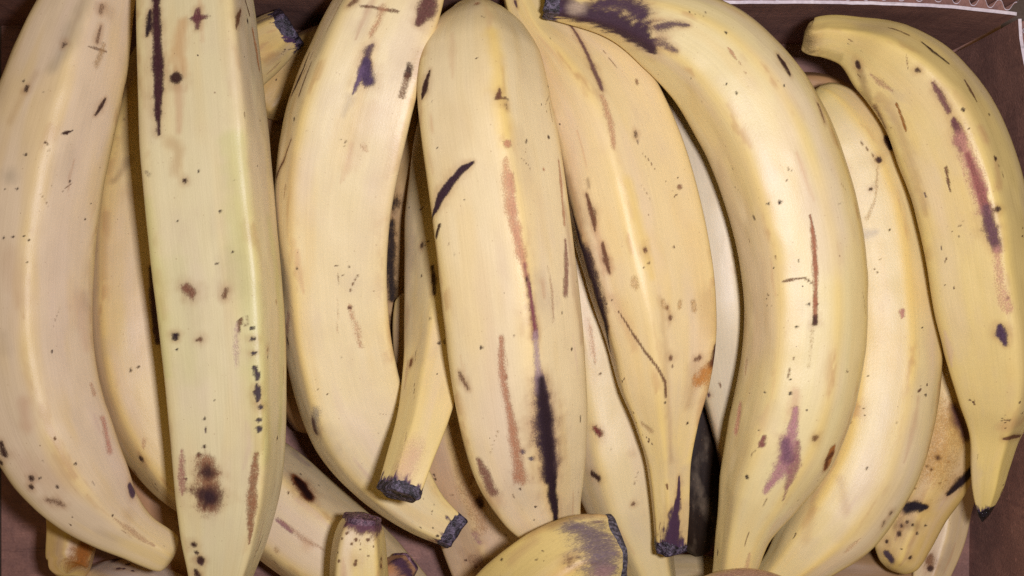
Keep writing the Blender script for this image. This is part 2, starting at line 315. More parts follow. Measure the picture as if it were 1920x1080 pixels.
            ((122, 67, 71), 0.9, 0.45999999999999996, 0.5, [(10.3, 1.272, 0.037), (11.67, 1.236, 0.094), (12.75, 1.236, 0.113)]),
            ((165, 139, 136), 0.71, 0.69, 0.5, [(12.69, 1.236, 0.113), (13.89, 1.236, 0.152), (14.63, 1.236, 0.191)]),
            ((85, 63, 73), 0.55, 0.98, 0.7, [(14.34, 1.199, 0.286), (16.11, 1.199, 0.52), (17.64, 1.164, 0.428)]),
            ((42, 28, 34), 0.98, 0.45999999999999996, 0.4, [(14.34, 1.199, 0.133), (15.71, 1.199, 0.326), (16.9, 1.199, 0.29), (18.5, 1.236, 0.235), (19.75, 1.272, 0.139), (20.49, 1.383, 0.06)]),
            ((170, 113, 80), 0.71, 0.6325, 0.7, [(12.75, 1.721, 0.114), (14.17, 1.758, 0.172), (15.54, 1.721, 0.173), (17.02, 1.721, 0.252), (17.98, 1.758, 0.274)]),
            ((126, 86, 69), 0.8, 0.575, 0.5, [(17.24, 2.407, 0.118), (17.76, 2.377, 0.217), (18.38, 2.377, 0.237)]),
            ((182, 128, 92), 0.38, 0.98, 0.5, [(18.72, 2.377, 0.238)]),
            ((107, 71, 49), 0.7, 0.575, 0.5, [(13.94, 2.436, 0.077), (14.17, 2.407, 0.116), (14.51, 2.346, 0.058)]),
            ((182, 128, 92), 0.66, 0.69, 1, [(6.94, 0.174, 0.059), (7.91, 0.204, 0.098), (9.22, 0.269, 0.078)]),
            ((134, 90, 76), 0.71, 0.575, 0.9, [(9.79, 0.286, 0.097), (10.7, 0.342, 0.175), (11.61, 0.448, 0.155)]),
            ((182, 128, 92), 0.38, 0.98, 1, [(11.04, 0.989, 0.152), (11.5, 0.989, 0.095)]),
            ((182, 128, 92), 0.28, 0.98, 1, [(15.99, 1.383, 0.268)]),
            ((99, 86, 88), 0.85, 0.345, 0.3, [(16.96, 1.608, 0.097)]),
            ((99, 86, 88), 0.85, 0.345, 0.3, [(17.24, 1.496, 0.097)]),
            ((182, 128, 92), 0.81, 0.345, 0.3, [(7.28, 0.595, 0.077)]),
            ((63, 40, 34), 0.85, 0.345, 0.3, [(4.95, 0.362, 0.039)]),
            ((63, 40, 34), 0.85, 0.345, 0.3, [(6.15, 0.323, 0.058)]),
            ((63, 40, 34), 0.85, 0.345, 0.3, [(13.03, 2.049, 0.076)]),
            ((63, 40, 34), 0.85, 0.345, 0.3, [(6.09, 2.346, 0.038)]),
            ((63, 40, 34), 0.85, 0.345, 0.3, [(19.29, 1.646, 0.059)]),
            ((63, 40, 34), 0.85, 0.345, 0.3, [(19.86, 1.833, 0.04)]),
            ((63, 40, 34), 0.85, 0.345, 0.3, [(18.44, 1.833, 0.059)]),
            ((63, 40, 34), 0.85, 0.345, 0.3, [(3.98, 0.07, 0.06)]),
            ((63, 40, 34), 0.85, 0.345, 0.3, [(10.81, 1.272, 0.075)]),
            ((63, 40, 34), 0.85, 0.345, 0.3, [(12.24, 0.595, 0.058)]),
            ((63, 40, 34), 0.85, 0.345, 0.3, [(3.3, 1.023, 0.038)]),
            ((63, 40, 34), 0.85, 0.345, 0.3, [(13.66, 0.404, 0.059)]),
            ((180, 144, 96), 0.76, 0.40249999999999997, 0.5, [(16.16, 1.978, 0.039)]),
            ((180, 144, 96), 0.76, 0.40249999999999997, 0.5, [(16.33, 2.014, 0.039)]),
            ((180, 144, 96), 0.76, 0.40249999999999997, 0.5, [(16.5, 2.049, 0.039)]),
            ((180, 144, 96), 0.76, 0.40249999999999997, 0.5, [(16.67, 2.118, 0.039)]),
            ((180, 144, 96), 0.76, 0.40249999999999997, 0.5, [(16.85, 2.152, 0.039)]),
            ((180, 144, 96), 0.76, 0.40249999999999997, 0.5, [(16.96, 2.186, 0.039)]),
            ((182, 128, 92), 0.66, 0.40249999999999997, 0.5, [(1.02, 1.496, 0.118)]),
            ((201, 172, 115), 0.28, 0.98, 0.5, [(5.24, 2.014, 0.568), (7.46, 2.284, 0.493)]),
            ((144, 99, 63), 0.33, 0.98, 1, [(8.48, 0.189, 0.098), (11.1, 0.204, 0.176), (13.54, 0.133, 0.099)]),
         ]),
    dict(seed=5, label='tan plantain right of the central one with dark purple stem tip and rusty patch', pts=[(0.32, 12.85, 8.23, 0.03), (0.32, 12.84, 8.23, 0.17), (0.33, 12.77, 8.23, 0.43), (0.35, 12.63, 8.25, 0.65), (0.37, 12.47, 8.26, 0.75), (0.52, 11.41, 8.35, 0.87), (1.04, 10.25, 8.44, 1.04), (2.11, 9.09, 8.56, 1.59), (3.13, 7.73, 8.68, 2.11), (4.1, 5.34, 8.82, 2.37), (4.73, 2.86, 8.93, 2.48), (5.3, 0.41, 8.97, 2.38), (5.7, -1.64, 8.9, 2.11), (5.86, -3.7, 8.79, 1.72), (5.98, -5.36, 8.66, 1.17), (6.09, -7.03, 8.48, 0.81), (6.2, -8.73, 8.25, 0.69), (6.24, -10.2, 8.0, 0.59)], faces=[62, 122, 178, 250, 318], tint=(222, 197, 142), p=10.0, yel=0.35, tip1='dark', res=(430, 230), wear=38,
         marks=[
            ((105, 72, 67), 0.8, 0.575, 0.7, [(3.79, 0.595, 0.041), (4.35, 0.795, 0.061), (4.96, 0.989, 0.08), (5.69, 1.199, 0.16), (6.49, 1.309, 0.119)]),
            ((182, 128, 92), 0.57, 0.8049999999999999, 1, [(6.79, 1.383, 0.139), (8.02, 1.458, 0.158), (8.75, 1.533, 0.098)]),
            ((107, 71, 49), 0.5, 0.8049999999999999, 1, [(9.67, 2.186, 0.099), (9.91, 2.186, 0.079)]),
            ((107, 71, 49), 0.85, 0.45999999999999996, 0.7, [(10.22, 2.284, 0.079), (10.89, 2.252, 0.178), (11.51, 2.284, 0.079)]),
            ((107, 71, 49), 0.85, 0.45999999999999996, 0.8, [(12.06, 2.186, 0.079), (12.67, 2.219, 0.139), (13.16, 2.219, 0.079)]),
            ((182, 128, 92), 0.38, 0.98, 1, [(11.32, 2.252, 0.198), (12.97, 2.219, 0.238)]),
            ((49, 34, 37), 0.9, 0.8049999999999999, 0.6, [(10.47, 2.818, 0.101), (12.36, 2.598, 0.3), (14.02, 2.623, 0.361), (15.12, 2.694, 0.242), (16.46, 3.248, 0.082)]),
            ((107, 71, 49), 0.75, 0.345, 0.3, [(15.24, 1.164, 0.099)]),
            ((107, 71, 49), 0.75, 0.345, 0.3, [(12.67, 1.421, 0.118)]),
            ((107, 71, 49), 0.75, 0.345, 0.3, [(13.16, 1.421, 0.059)]),
            ((107, 71, 49), 0.75, 0.345, 0.3, [(16.71, 1.236, 0.119)]),
            ((107, 71, 49), 0.75, 0.345, 0.3, [(12.79, 0.795, 0.06)]),
            ((107, 71, 49), 0.75, 0.345, 0.3, [(17.01, 1.199, 0.08)]),
            ((144, 107, 76), 0.81, 0.345, 0.3, [(10.65, 0.448, 0.12)]),
            ((178, 138, 82), 0.57, 0.45999999999999996, 0.5, [(13.65, 1.758, 0.196), (13.77, 1.758, 0.196)]),
            ((216, 186, 134), 0.57, 0.575, 0.5, [(13.71, 1.758, 0.108)]),
            ((178, 138, 82), 0.57, 0.45999999999999996, 0.5, [(14.63, 1.272, 0.138), (14.75, 1.272, 0.138)]),
            ((216, 186, 134), 0.57, 0.575, 0.5, [(14.69, 1.272, 0.076)]),
            ((178, 138, 82), 0.57, 0.45999999999999996, 0.5, [(14.93, 0.569, 0.14), (15.12, 0.569, 0.14)]),
            ((216, 186, 134), 0.57, 0.575, 0.5, [(14.99, 0.569, 0.077)]),
            ((178, 138, 82), 0.57, 0.45999999999999996, 0.5, [(14.75, 0.858, 0.099), (14.93, 0.89, 0.099)]),
            ((216, 186, 134), 0.57, 0.575, 0.5, [(14.81, 0.89, 0.055)]),
            ((182, 117, 46), 0.71, 0.8049999999999999, 1, [(17.26, 0.269, 0.284), (17.69, 0.383, 0.344)]),
            ((80, 48, 38), 0.9, 0.45999999999999996, 0.5, [(16.52, 0.174, 0.122), (17.08, 0.174, 0.204)]),
            ((107, 71, 49), 0.7, 0.575, 1, [(16.89, 0.543, 0.101), (16.83, 0.448, 0.101)]),
            ((107, 71, 49), 0.8, 0.45999999999999996, 0.5, [(14.63, 2.252, 0.04), (15.61, 2.049, 0.06), (16.4, 1.833, 0.079), (16.95, 1.608, 0.059), (17.57, 1.421, 0.08), (18.18, 1.421, 0.04)]),
            ((180, 144, 96), 0.57, 0.40249999999999997, 0.5, [(19.22, 2.377, 0.122), (19.46, 2.084, 0.142)]),
            ((63, 40, 34), 0.85, 0.345, 0.3, [(19.34, 0.518, 0.061)]),
            ((63, 40, 34), 0.85, 0.345, 0.3, [(18.36, 1.458, 0.06)]),
            ((72, 49, 67), 0.96, 0.345, 0.9, [(21.42, 0.735, 0.041), (22.28, 0.826, 0.123), (22.89, 1.128, 0.288), (23.62, 1.309, 0.495), (24.3, 1.383, 0.621)]),
            ((218, 182, 80), 0.43, 0.98, 0.5, [(10.16, 1.458, 0.196), (12.3, 1.421, 0.235), (13.65, 1.421, 0.157)]),
            ((180, 144, 96), 0.38, 0.98, 0.5, [(14.87, 0.304, 0.363), (15.97, 0.252, 0.283)]),
            ((144, 99, 63), 0.47, 0.98, 1, [(9.24, 2.573, 0.16), (11.14, 2.598, 0.28), (13.22, 2.623, 0.32), (15.36, 2.671, 0.201)]),
            ((182, 128, 92), 0.28, 0.98, 1, [(14.14, 2.284, 0.278), (16.16, 2.049, 0.239)]),
            ((144, 99, 63), 0.33, 0.98, 1, [(17.38, 0.595, 0.322), (18.61, 0.622, 0.202)]),
            ((144, 99, 63), 0.28, 0.98, 1, [(14.44, 1.346, 0.118), (17.26, 1.383, 0.159), (20.63, 1.272, 0.122)]),
         ]),
    dict(seed=6, label='big curved plantain with blackened stem at top and purple bruise near its lower neck', pts=[(1.36, 10.65, 10.07, 0.54), (2.3, 10.54, 10.05, 0.66), (3.8, 10.35, 10.04, 0.96), (5.62, 9.81, 10.06, 1.62), (7.43, 8.73, 10.1, 2.06), (9.13, 6.61, 10.16, 2.33), (10.34, 3.81, 10.2, 2.38), (10.94, 1.21, 10.17, 2.34), (11.09, -1.2, 10.06, 2.27), (10.87, -3.63, 9.84, 2.26), (10.35, -5.69, 9.55, 2.15), (9.54, -7.78, 9.12, 1.64), (8.97, -9.49, 8.68, 1.07), (8.77, -10.81, 8.28, 0.89), (8.66, -11.94, 7.94, 0.8), (8.64, -12.11, 7.89, 0.69), (8.63, -12.25, 7.85, 0.46), (8.62, -12.32, 7.83, 0.18), (8.62, -12.34, 7.82, 0.03)], faces=[96, 54, 10, 162, 235, 300], tint=(219, 200, 144), p=7.5, yel=0.25, tip0='dark', crest=0.008, res=(430, 230), wear=38,
         marks=[
            ((66, 46, 56), 0.97, 0.40249999999999997, 1, [(0.0, 1.869, 0.593), (0.95, 2.118, 0.434), (2.11, 2.284, 0.472), (3.14, 2.346, 0.51), (3.79, 2.284, 0.468), (4.3, 2.436, 0.273)]),
            ((72, 51, 66), 0.85, 0.575, 1, [(1.9, 1.496, 0.275), (2.84, 1.496, 0.352), (3.5, 1.684, 0.311)]),
            ((85, 63, 73), 0.75, 0.69, 1, [(4.23, 1.906, 0.174), (4.67, 1.684, 0.154), (5.18, 1.571, 0.077)]),
            ((85, 63, 73), 0.6, 0.575, 1, [(4.45, 2.186, 0.194), (5.32, 2.152, 0.058)]),
            ((188, 163, 134), 0.71, 0.575, 0.5, [(1.09, 1.833, 0.276)]),
            ((63, 40, 34), 0.92, 0.40249999999999997, 0.5, [(8.09, 0.858, 0.077), (8.38, 0.89, 0.135), (8.82, 0.956, 0.058)]),
            ((182, 128, 92), 0.66, 0.40249999999999997, 0.5, [(6.85, 1.533, 0.057), (7.29, 1.571, 0.076)]),
            ((182, 128, 92), 0.47, 0.40249999999999997, 0.5, [(7.44, 1.571, 0.038), (7.95, 1.608, 0.038)]),
            ((47, 32, 35), 0.85, 0.345, 0.3, [(7.8, 1.978, 0.057)]),
            ((47, 32, 35), 0.85, 0.345, 0.3, [(8.31, 1.942, 0.038)]),
            ((47, 32, 35), 0.85, 0.345, 0.3, [(12.76, 2.014, 0.076)]),
            ((47, 32, 35), 0.85, 0.345, 0.3, [(12.69, 2.186, 0.057)]),
            ((47, 32, 35), 0.85, 0.345, 0.3, [(10.94, 2.716, 0.039)]),
            ((47, 32, 35), 0.85, 0.345, 0.3, [(13.34, 1.023, 0.057)]),
            ((47, 32, 35), 0.85, 0.345, 0.3, [(6.49, 2.436, 0.039)]),
            ((47, 32, 35), 0.85, 0.345, 0.3, [(6.42, 1.309, 0.058)]),
            ((47, 32, 35), 0.85, 0.345, 0.3, [(17.43, 2.014, 0.057)]),
            ((47, 32, 35), 0.85, 0.345, 0.3, [(20.12, 2.407, 0.058)]),
            ((47, 32, 35), 0.85, 0.345, 0.3, [(19.91, 1.978, 0.077)]),
            ((47, 32, 35), 0.85, 0.345, 0.3, [(23.55, 2.219, 0.079)]),
            ((47, 32, 35), 0.85, 0.345, 0.3, [(21.65, 2.315, 0.039)]),
            ((47, 32, 35), 0.85, 0.345, 0.3, [(16.62, 1.833, 0.057)]),
            ((47, 32, 35), 0.85, 0.345, 0.3, [(15.17, 2.346, 0.038)]),
            ((47, 32, 35), 0.85, 0.345, 0.3, [(15.02, 1.942, 0.038)]),
            ((47, 32, 35), 0.85, 0.345, 0.3, [(19.39, 2.014, 0.038)]),
            ((47, 32, 35), 0.85, 0.345, 0.3, [(16.62, 1.684, 0.057)]),
            ((47, 32, 35), 0.85, 0.345, 0.3, [(9.55, 1.023, 0.038)]),
            ((47, 32, 35), 0.85, 0.345, 0.3, [(9.04, 1.199, 0.038)]),
            ((153, 94, 63), 0.84, 0.45999999999999996, 0.7, [(13.49, 1.608, 0.038), (14.36, 1.646, 0.095), (15.31, 1.684, 0.095), (16.41, 1.721, 0.095), (17.28, 1.721, 0.076)]),
            ((63, 40, 34), 0.9, 0.40249999999999997, 0.5, [(17.06, 1.721, 0.076), (17.28, 1.721, 0.115)]),
            ((107, 71, 49), 0.75, 0.40249999999999997, 0.5, [(15.75, 2.219, 0.038), (15.68, 2.049, 0.057), (15.68, 1.869, 0.038), (15.89, 1.758, 0.038)]),
            ((180, 144, 96), 0.38, 0.40249999999999997, 0.5, [(17.57, 1.758, 0.076), (18.88, 1.758, 0.057)]),
            ((168, 117, 119), 0.76, 0.575, 0.9, [(20.42, 1.833, 0.115), (21.65, 1.758, 0.29), (22.82, 1.684, 0.293), (23.77, 1.758, 0.118)]),
            ((142, 92, 90), 0.71, 0.575, 0.7, [(21.58, 1.608, 0.116), (22.38, 1.496, 0.233), (23.26, 1.383, 0.118), (23.84, 1.272, 0.039)]),
            ((103, 72, 85), 0.8, 0.69, 0.5, [(21.73, 1.833, 0.155), (22.24, 1.684, 0.233)]),
            ((182, 128, 92), 0.47, 0.8049999999999999, 1, [(19.83, 1.906, 0.154), (20.71, 1.833, 0.212)]),
            ((205, 144, 122), 0.66, 0.69, 0.5, [(21.14, 3.072, 0.161), (22.31, 2.995, 0.181)]),
            ((132, 84, 72), 0.85, 0.345, 0.5, [(21.8, 2.186, 0.097), (22.09, 2.186, 0.136)]),
            ((115, 82, 49), 0.85, 0.40249999999999997, 0.5, [(21.29, 1.346, 0.135)]),
            ((159, 96, 42), 0.81, 0.45999999999999996, 1, [(21.58, 0.795, 0.176), (22.09, 0.765, 0.236)]),
            ((80, 42, 26), 0.8, 0.45999999999999996, 1, [(21.73, 0.765, 0.118), (21.95, 0.858, 0.098), (22.24, 0.735, 0.079)]),
            ((107, 71, 49), 0.6, 0.40249999999999997, 0.5, [(10.06, 0.677, 0.097), (10.65, 0.735, 0.058)]),
            ((182, 128, 92), 0.38, 0.40249999999999997, 0.5, [(19.18, 3.165, 0.12), (19.76, 3.107, 0.08)]),
         ]),
    dict(seed=7, label='smooth plantain half under the big curved one, two brown dots near its top', pts=[(12.12, 7.92, 7.47, 0.13), (12.23, 7.8, 7.43, 0.55), (12.5, 7.44, 7.34, 1.01), (13.02, 6.51, 7.17, 1.65), (13.8, 4.92, 7.03, 2.04), (14.47, 3.0, 7.02, 2.18), (14.78, 0.86, 7.19, 2.19), (14.9, -1.69, 7.48, 2.11), (14.68, -4.21, 7.73, 2.08), (14.03, -6.61, 7.93, 2.05), (12.84, -8.81, 7.95, 1.86), (11.62, -10.32, 7.78, 1.38), (10.69, -11.42, 7.52, 0.94), (9.82, -12.59, 7.12, 0.81), (9.72, -12.73, 7.07, 0.7), (9.63, -12.84, 7.03, 0.47), (9.59, -12.9, 7.01, 0.18), (9.58, -12.92, 7.01, 0.03)], faces=[104, 60, 8, 165, 235, 305], tint=(217, 196, 138), p=6.8, yel=0.45, res=(430, 230), wear=38,
         marks=[
            ((63, 40, 34), 0.85, 0.345, 0.3, [(3.54, 1.458, 0.123)]),
            ((63, 40, 34), 0.85, 0.345, 0.3, [(4.53, 1.796, 0.082)]),
            ((63, 40, 34), 0.85, 0.345, 0.3, [(12.65, 1.058, 0.061)]),
            ((63, 40, 34), 0.85, 0.345, 0.3, [(10.27, 1.199, 0.041)]),
            ((63, 40, 34), 0.85, 0.345, 0.3, [(6.56, 0.858, 0.062)]),
            ((63, 40, 34), 0.85, 0.345, 0.3, [(5.17, 0.858, 0.062)]),
            ((63, 40, 34), 0.85, 0.345, 0.3, [(7.2, 0.765, 0.041)]),
            ((63, 40, 34), 0.85, 0.345, 0.3, [(6.44, 1.646, 0.041)]),
            ((63, 40, 34), 0.85, 0.345, 0.3, [(12.25, 2.219, 0.061)]),
            ((63, 40, 34), 0.92, 0.345, 0.5, [(2.96, 1.058, 0.165), (3.25, 1.058, 0.165)]),
            ((180, 144, 96), 0.47, 0.40249999999999997, 0.5, [(3.77, 1.533, 0.061), (4.93, 1.758, 0.061), (5.75, 2.014, 0.082)]),
            ((151, 138, 115), 0.47, 0.9199999999999999, 0.5, [(6.5, 2.084, 0.185), (6.44, 1.906, 0.102)]),
            ((178, 119, 103), 0.76, 0.40249999999999997, 0.5, [(9.69, 1.608, 0.122), (9.87, 1.608, 0.081)]),
            ((180, 144, 96), 0.38, 0.9199999999999999, 0.5, [(16.66, 2.219, 0.162), (17.59, 1.796, 0.161)]),
            ((180, 144, 96), 0.33, 0.98, 0.5, [(17.18, 2.759, 0.165), (19.33, 2.118, 0.164)]),
            ((180, 144, 96), 0.28, 0.9199999999999999, 0.5, [(2.38, 0.89, 0.166)]),
            ((144, 99, 63), 0.33, 0.98, 1, [(4.53, 0.989, 0.103), (7.37, 0.89, 0.103)]),
         ]),
    dict(seed=8, label='rightmost plantain with a sharp yellow ridge and a broken maroon streak, beside the box corner', pts=[(11.4, 9.84, 8.26, 0.12), (11.43, 9.85, 8.27, 0.42), (11.56, 9.77, 8.32, 0.66), (12.09, 9.73, 8.52, 0.82), (12.96, 9.48, 8.82, 0.98), (14.1, 8.72, 9.19, 1.54), (15.55, 7.19, 9.58, 1.91), (16.55, 5.07, 9.82, 2.12), (17.25, 2.58, 9.86, 2.07), (17.72, -0.02, 9.71, 2.04), (18.21, -2.45, 9.46, 1.84), (18.46, -4.27, 9.21, 1.49), (18.43, -5.82, 8.98, 0.91), (18.35, -6.87, 8.82, 0.73), (18.32, -7.57, 8.71, 0.62), (18.29, -8.17, 8.62, 0.45), (18.27, -8.55, 8.56, 0.29), (18.26, -8.76, 8.52, 0.17)], faces=[130, 50, 5, 200, 262, 320], tint=(218, 192, 124), p=8.5, yel=0.4, green=0.12, tip1='nub', res=(430, 230), wear=38,
         marks=[
            ((63, 40, 34), 0.9, 0.40249999999999997, 0.5, [(3.88, 1.058, 0.039), (4.37, 1.128, 0.078), (4.97, 1.093, 0.039)]),
            ((107, 71, 49), 0.7, 0.575, 1, [(2.73, 1.058, 0.04), (3.44, 1.058, 0.059)]),
            ((107, 71, 49), 0.85, 0.40249999999999997, 0.5, [(5.62, 1.058, 0.039), (6.0, 1.128, 0.078), (6.39, 1.164, 0.039)]),
            ((49, 32, 38), 0.92, 0.40249999999999997, 0.5, [(2.73, 0.471, 0.101), (3.06, 0.471, 0.141), (3.55, 0.448, 0.06)]),
            ((113, 74, 69), 0.85, 0.575, 0.7, [(5.19, 1.684, 0.058), (5.68, 1.721, 0.115), (6.33, 1.758, 0.096)]),
            ((107, 66, 66), 0.9, 0.45999999999999996, 0.8, [(6.71, 1.758, 0.115), (7.15, 1.758, 0.172), (7.7, 1.796, 0.134)]),
            ((188, 132, 111), 0.71, 0.8049999999999999, 0.9, [(7.26, 1.758, 0.191), (8.52, 1.758, 0.229), (9.88, 1.758, 0.191)]),
            ((132, 74, 69), 0.8, 0.45999999999999996, 1, [(7.91, 1.758, 0.076), (9.06, 1.758, 0.115), (9.72, 1.721, 0.153)]),
            ((101, 68, 73), 0.9, 0.575, 0.8, [(9.88, 1.721, 0.133), (10.59, 1.721, 0.21), (11.3, 1.684, 0.115)]),
            ((195, 140, 113), 0.57, 0.8049999999999999, 0.9, [(11.35, 1.684, 0.115), (12.66, 1.684, 0.192), (13.43, 1.646, 0.173)]),
            ((76, 55, 72), 0.96, 0.45999999999999996, 0.5, [(14.03, 1.796, 0.096), (14.3, 1.796, 0.154), (14.74, 1.758, 0.058)]),
            ((107, 71, 49), 0.9, 0.40249999999999997, 0.5, [(18.45, 1.646, 0.06), (18.39, 1.383, 0.12), (18.45, 0.706, 0.061)]),
            ((182, 128, 92), 0.38, 0.9199999999999999, 0.5, [(17.96, 1.721, 0.198), (17.74, 1.272, 0.198)]),
            ((63, 40, 34), 0.85, 0.40249999999999997, 0.5, [(2.57, 2.407, 0.1), (2.73, 2.464, 0.08)]),
            ((107, 71, 49), 0.5, 0.9199999999999999, 0.9, [(2.84, 2.493, 0.12), (3.49, 2.779, 0.181), (3.98, 2.855, 0.12)]),
            ((144, 92, 38), 0.85, 0.40249999999999997, 0.5, [(4.91, 2.464, 0.039), (5.51, 2.52, 0.059), (6.22, 2.573, 0.039)]),
            ((107, 71, 49), 0.8, 0.40249999999999997, 0.5, [(8.13, 2.152, 0.058), (8.52, 2.186, 0.058), (9.01, 2.219, 0.039)]),
            ((107, 71, 49), 0.6, 0.8049999999999999, 0.5, [(4.31, 2.855, 0.12), (5.51, 2.967, 0.12)]),
            ((63, 40, 34), 0.85, 0.345, 0.3, [(6.5, 1.571, 0.076)]),
            ((63, 40, 34), 0.85, 0.345, 0.3, [(6.93, 0.989, 0.058)]),
            ((63, 40, 34), 0.85, 0.345, 0.3, [(9.99, 1.571, 0.095)]),
            ((63, 40, 34), 0.85, 0.345, 0.3, [(10.15, 2.118, 0.039)]),
            ((63, 40, 34), 0.85, 0.345, 0.3, [(8.35, 1.346, 0.076)]),
            ((63, 40, 34), 0.85, 0.345, 0.3, [(7.15, 1.608, 0.038)]),
            ((182, 128, 92), 0.43, 0.9199999999999999, 1, [(7.26, 1.421, 0.134), (7.7, 1.421, 0.153)]),
            ((182, 128, 92), 0.38, 0.9199999999999999, 1, [(8.41, 1.346, 0.096), (9.28, 1.458, 0.133)]),
            ((144, 99, 63), 0.33, 0.98, 1, [(4.15, 2.623, 0.159), (6.93, 2.694, 0.197), (9.61, 2.738, 0.118)]),
            ((92, 74, 38), 0.6, 0.9199999999999999, 0.8, [(0.11, 1.533, 0.287), (0.27, 2.623, 0.33)]),  # dark shading of the rounded stem end, painted into the peel colour
            ((115, 92, 44), 0.4, 0.98, 0.6, [(0.93, 2.671, 0.205), (1.69, 2.647, 0.163)]),  # painted shade carried on along the underside of the stem
         ]),
    dict(seed=9, label='plantain tucked under the central one, its blackened stem tip lying over its left neighbour', pts=[(-1.12, 10.94, 6.47, 0.04), (-1.12, 10.92, 6.47, 0.24), (-1.13, 10.82, 6.45, 0.63), (-1.15, 10.62, 6.43, 0.93), (-1.18, 10.39, 6.4, 1.08), (-1.4, 8.48, 6.16, 1.84), (-1.73, 5.66, 6.12, 2.28), (-1.98, 3.03, 6.32, 2.33), (-2.3, 0.64, 6.79, 2.05), (-2.69, -1.48, 7.58, 1.61), (-3.04, -3.31, 8.58, 1.2), (-3.39, -5.03, 9.75, 0.97), (-3.81, -6.4, 10.69, 0.85), (-4.12, -7.44, 11.18, 0.8)], faces=[70, 140, 205, 275, 345], tint=(222, 200, 146), p=8.5, pn=0.6, yel=0.4, tip1='dark', res=(260, 170), wear=38,
         marks=[
            ((63, 40, 34), 0.85, 0.45999999999999996, 0.5, [(10.91, 1.978, 0.083), (11.61, 1.906, 0.124), (12.1, 1.869, 0.082)]),
            ((63, 40, 34), 0.85, 0.345, 0.3, [(11.26, 2.315, 0.063)]),
            ((63, 40, 34), 0.85, 0.345, 0.3, [(14.1, 1.533, 0.061)]),
            ((63, 40, 34), 0.85, 0.345, 0.3, [(15.34, 1.346, 0.04)]),
            ((107, 71, 49), 0.8, 0.40249999999999997, 0.5, [(8.32, 2.464, 0.042), (8.17, 2.315, 0.042)]),
            ((216, 170, 140), 0.52, 0.9199999999999999, 0.4, [(18.58, 1.421, 0.505), (19.18, 1.533, 0.54)]),
            ((182, 128, 92), 0.33, 0.98, 0.5, [(8.77, 3.009, 0.129), (10.61, 3.035, 0.128)]),
         ]),
    dict(seed=10, label='upright speckled yellow plantain stem with purple cut end at bottom edge', pts=[(-5.6, -17.0, 8.32, 0.05), (-5.6, -16.98, 8.33, 0.27), (-5.61, -16.86, 8.35, 0.72), (-5.62, -16.64, 8.38, 1.07), (-5.64, -16.37, 8.43, 1.24), (-5.77, -14.39, 8.77, 1.27), (-5.86, -12.69, 8.99, 1.22), (-5.89, -11.22, 9.12, 1.14), (-5.88, -9.98, 9.19, 1.04), (-5.8, -9.2, 9.22, 0.88), (-5.74, -8.83, 9.22, 0.69)], faces=[95, 20, 170, 240, 310], tint=(216, 192, 120), p=10.4, pn=0, yel=0.1, tip1='purple', res=(260, 170), wear=16,
         marks=[
            ((96, 61, 72), 0.9, 0.575, 1, [(8.23, 1.023, 0.241), (8.17, 1.758, 0.321), (8.19, 3.274, 0.245)]),
            ((107, 71, 49), 0.8, 0.345, 0.3, [(7.67, 1.533, 0.08)]),
            ((107, 71, 49), 0.8, 0.345, 0.3, [(7.51, 1.383, 0.06)]),
            ((107, 71, 49), 0.8, 0.345, 0.3, [(7.15, 0.923, 0.06)]),
            ((107, 71, 49), 0.8, 0.345, 0.3, [(6.89, 1.023, 0.08)]),
            ((107, 71, 49), 0.8, 0.345, 0.3, [(6.91, 1.608, 0.06)]),
            ((107, 71, 49), 0.8, 0.345, 0.3, [(7.71, 2.014, 0.06)]),
            ((107, 71, 49), 0.8, 0.345, 0.3, [(7.84, 1.128, 0.06)]),
            ((107, 71, 49), 0.8, 0.345, 0.3, [(6.86, 2.716, 0.101)]),
            ((107, 71, 49), 0.8, 0.345, 0.3, [(6.58, 2.647, 0.121)]),
            ((107, 71, 49), 0.8, 0.345, 0.3, [(7.65, 0.989, 0.06)]),
            ((107, 71, 49), 0.8, 0.345, 0.3, [(7.48, 2.219, 0.04)]),
            ((107, 71, 49), 0.8, 0.345, 0.3, [(7.34, 1.758, 0.04)]),
            ((107, 71, 49), 0.8, 0.345, 0.3, [(7.11, 2.049, 0.04)]),
            ((107, 71, 49), 0.8, 0.345, 0.3, [(6.78, 1.571, 0.08)]),
            ((180, 144, 96), 0.38, 0.98, 1, [(6.95, 1.571, 0.279)]),
            ((107, 71, 49), 0.5, 0.8049999999999999, 1, [(6.7, 2.547, 0.181)]),
         ]),
    dict(seed=11, label='blunt plantain end with slate purple bruise at bottom centre edge', pts=[(-4.65, -18.79, 6.94, 0.04), (-4.64, -18.78, 6.94, 0.23), (-4.57, -18.69, 6.94, 0.61), (-4.45, -18.54, 6.96, 0.91), (-4.31, -18.36, 6.97, 1.06), (-2.39, -15.93, 7.16, 1.82), (-0.87, -13.39, 8.77, 1.97), (0.57, -11.49, 10.27, 1.97), (1.77, -10.32, 11.08, 1.82), (2.58, -9.82, 11.2, 1.65), (3.25, -9.66, 11.11, 1.46), (3.58, -9.62, 10.99, 1.31)], faces=[112, 48, -20, 178, 250], tint=(208, 182, 112), p=10.4, pn=0, yel=0.3, tip1='slate', res=(260, 170), wear=16,
         marks=[
            ((104, 87, 90), 0.8, 0.9199999999999999, 0.9, [(12.78, 0.543, 0.267), (13.06, 0.765, 0.457), (13.13, 1.236, 0.566), (13.09, 1.684, 0.452)]),
            ((107, 71, 49), 0.5, 0.8049999999999999, 1, [(12.41, 0.323, 0.154), (12.82, 0.286, 0.173), (13.34, 0.189, 0.116)]),
            ((107, 71, 49), 0.55, 0.8049999999999999, 1, [(12.44, 1.236, 0.15), (12.44, 1.309, 0.112)]),
            ((163, 124, 115), 0.57, 0.9199999999999999, 0.5, [(13.06, 1.796, 0.264)]),
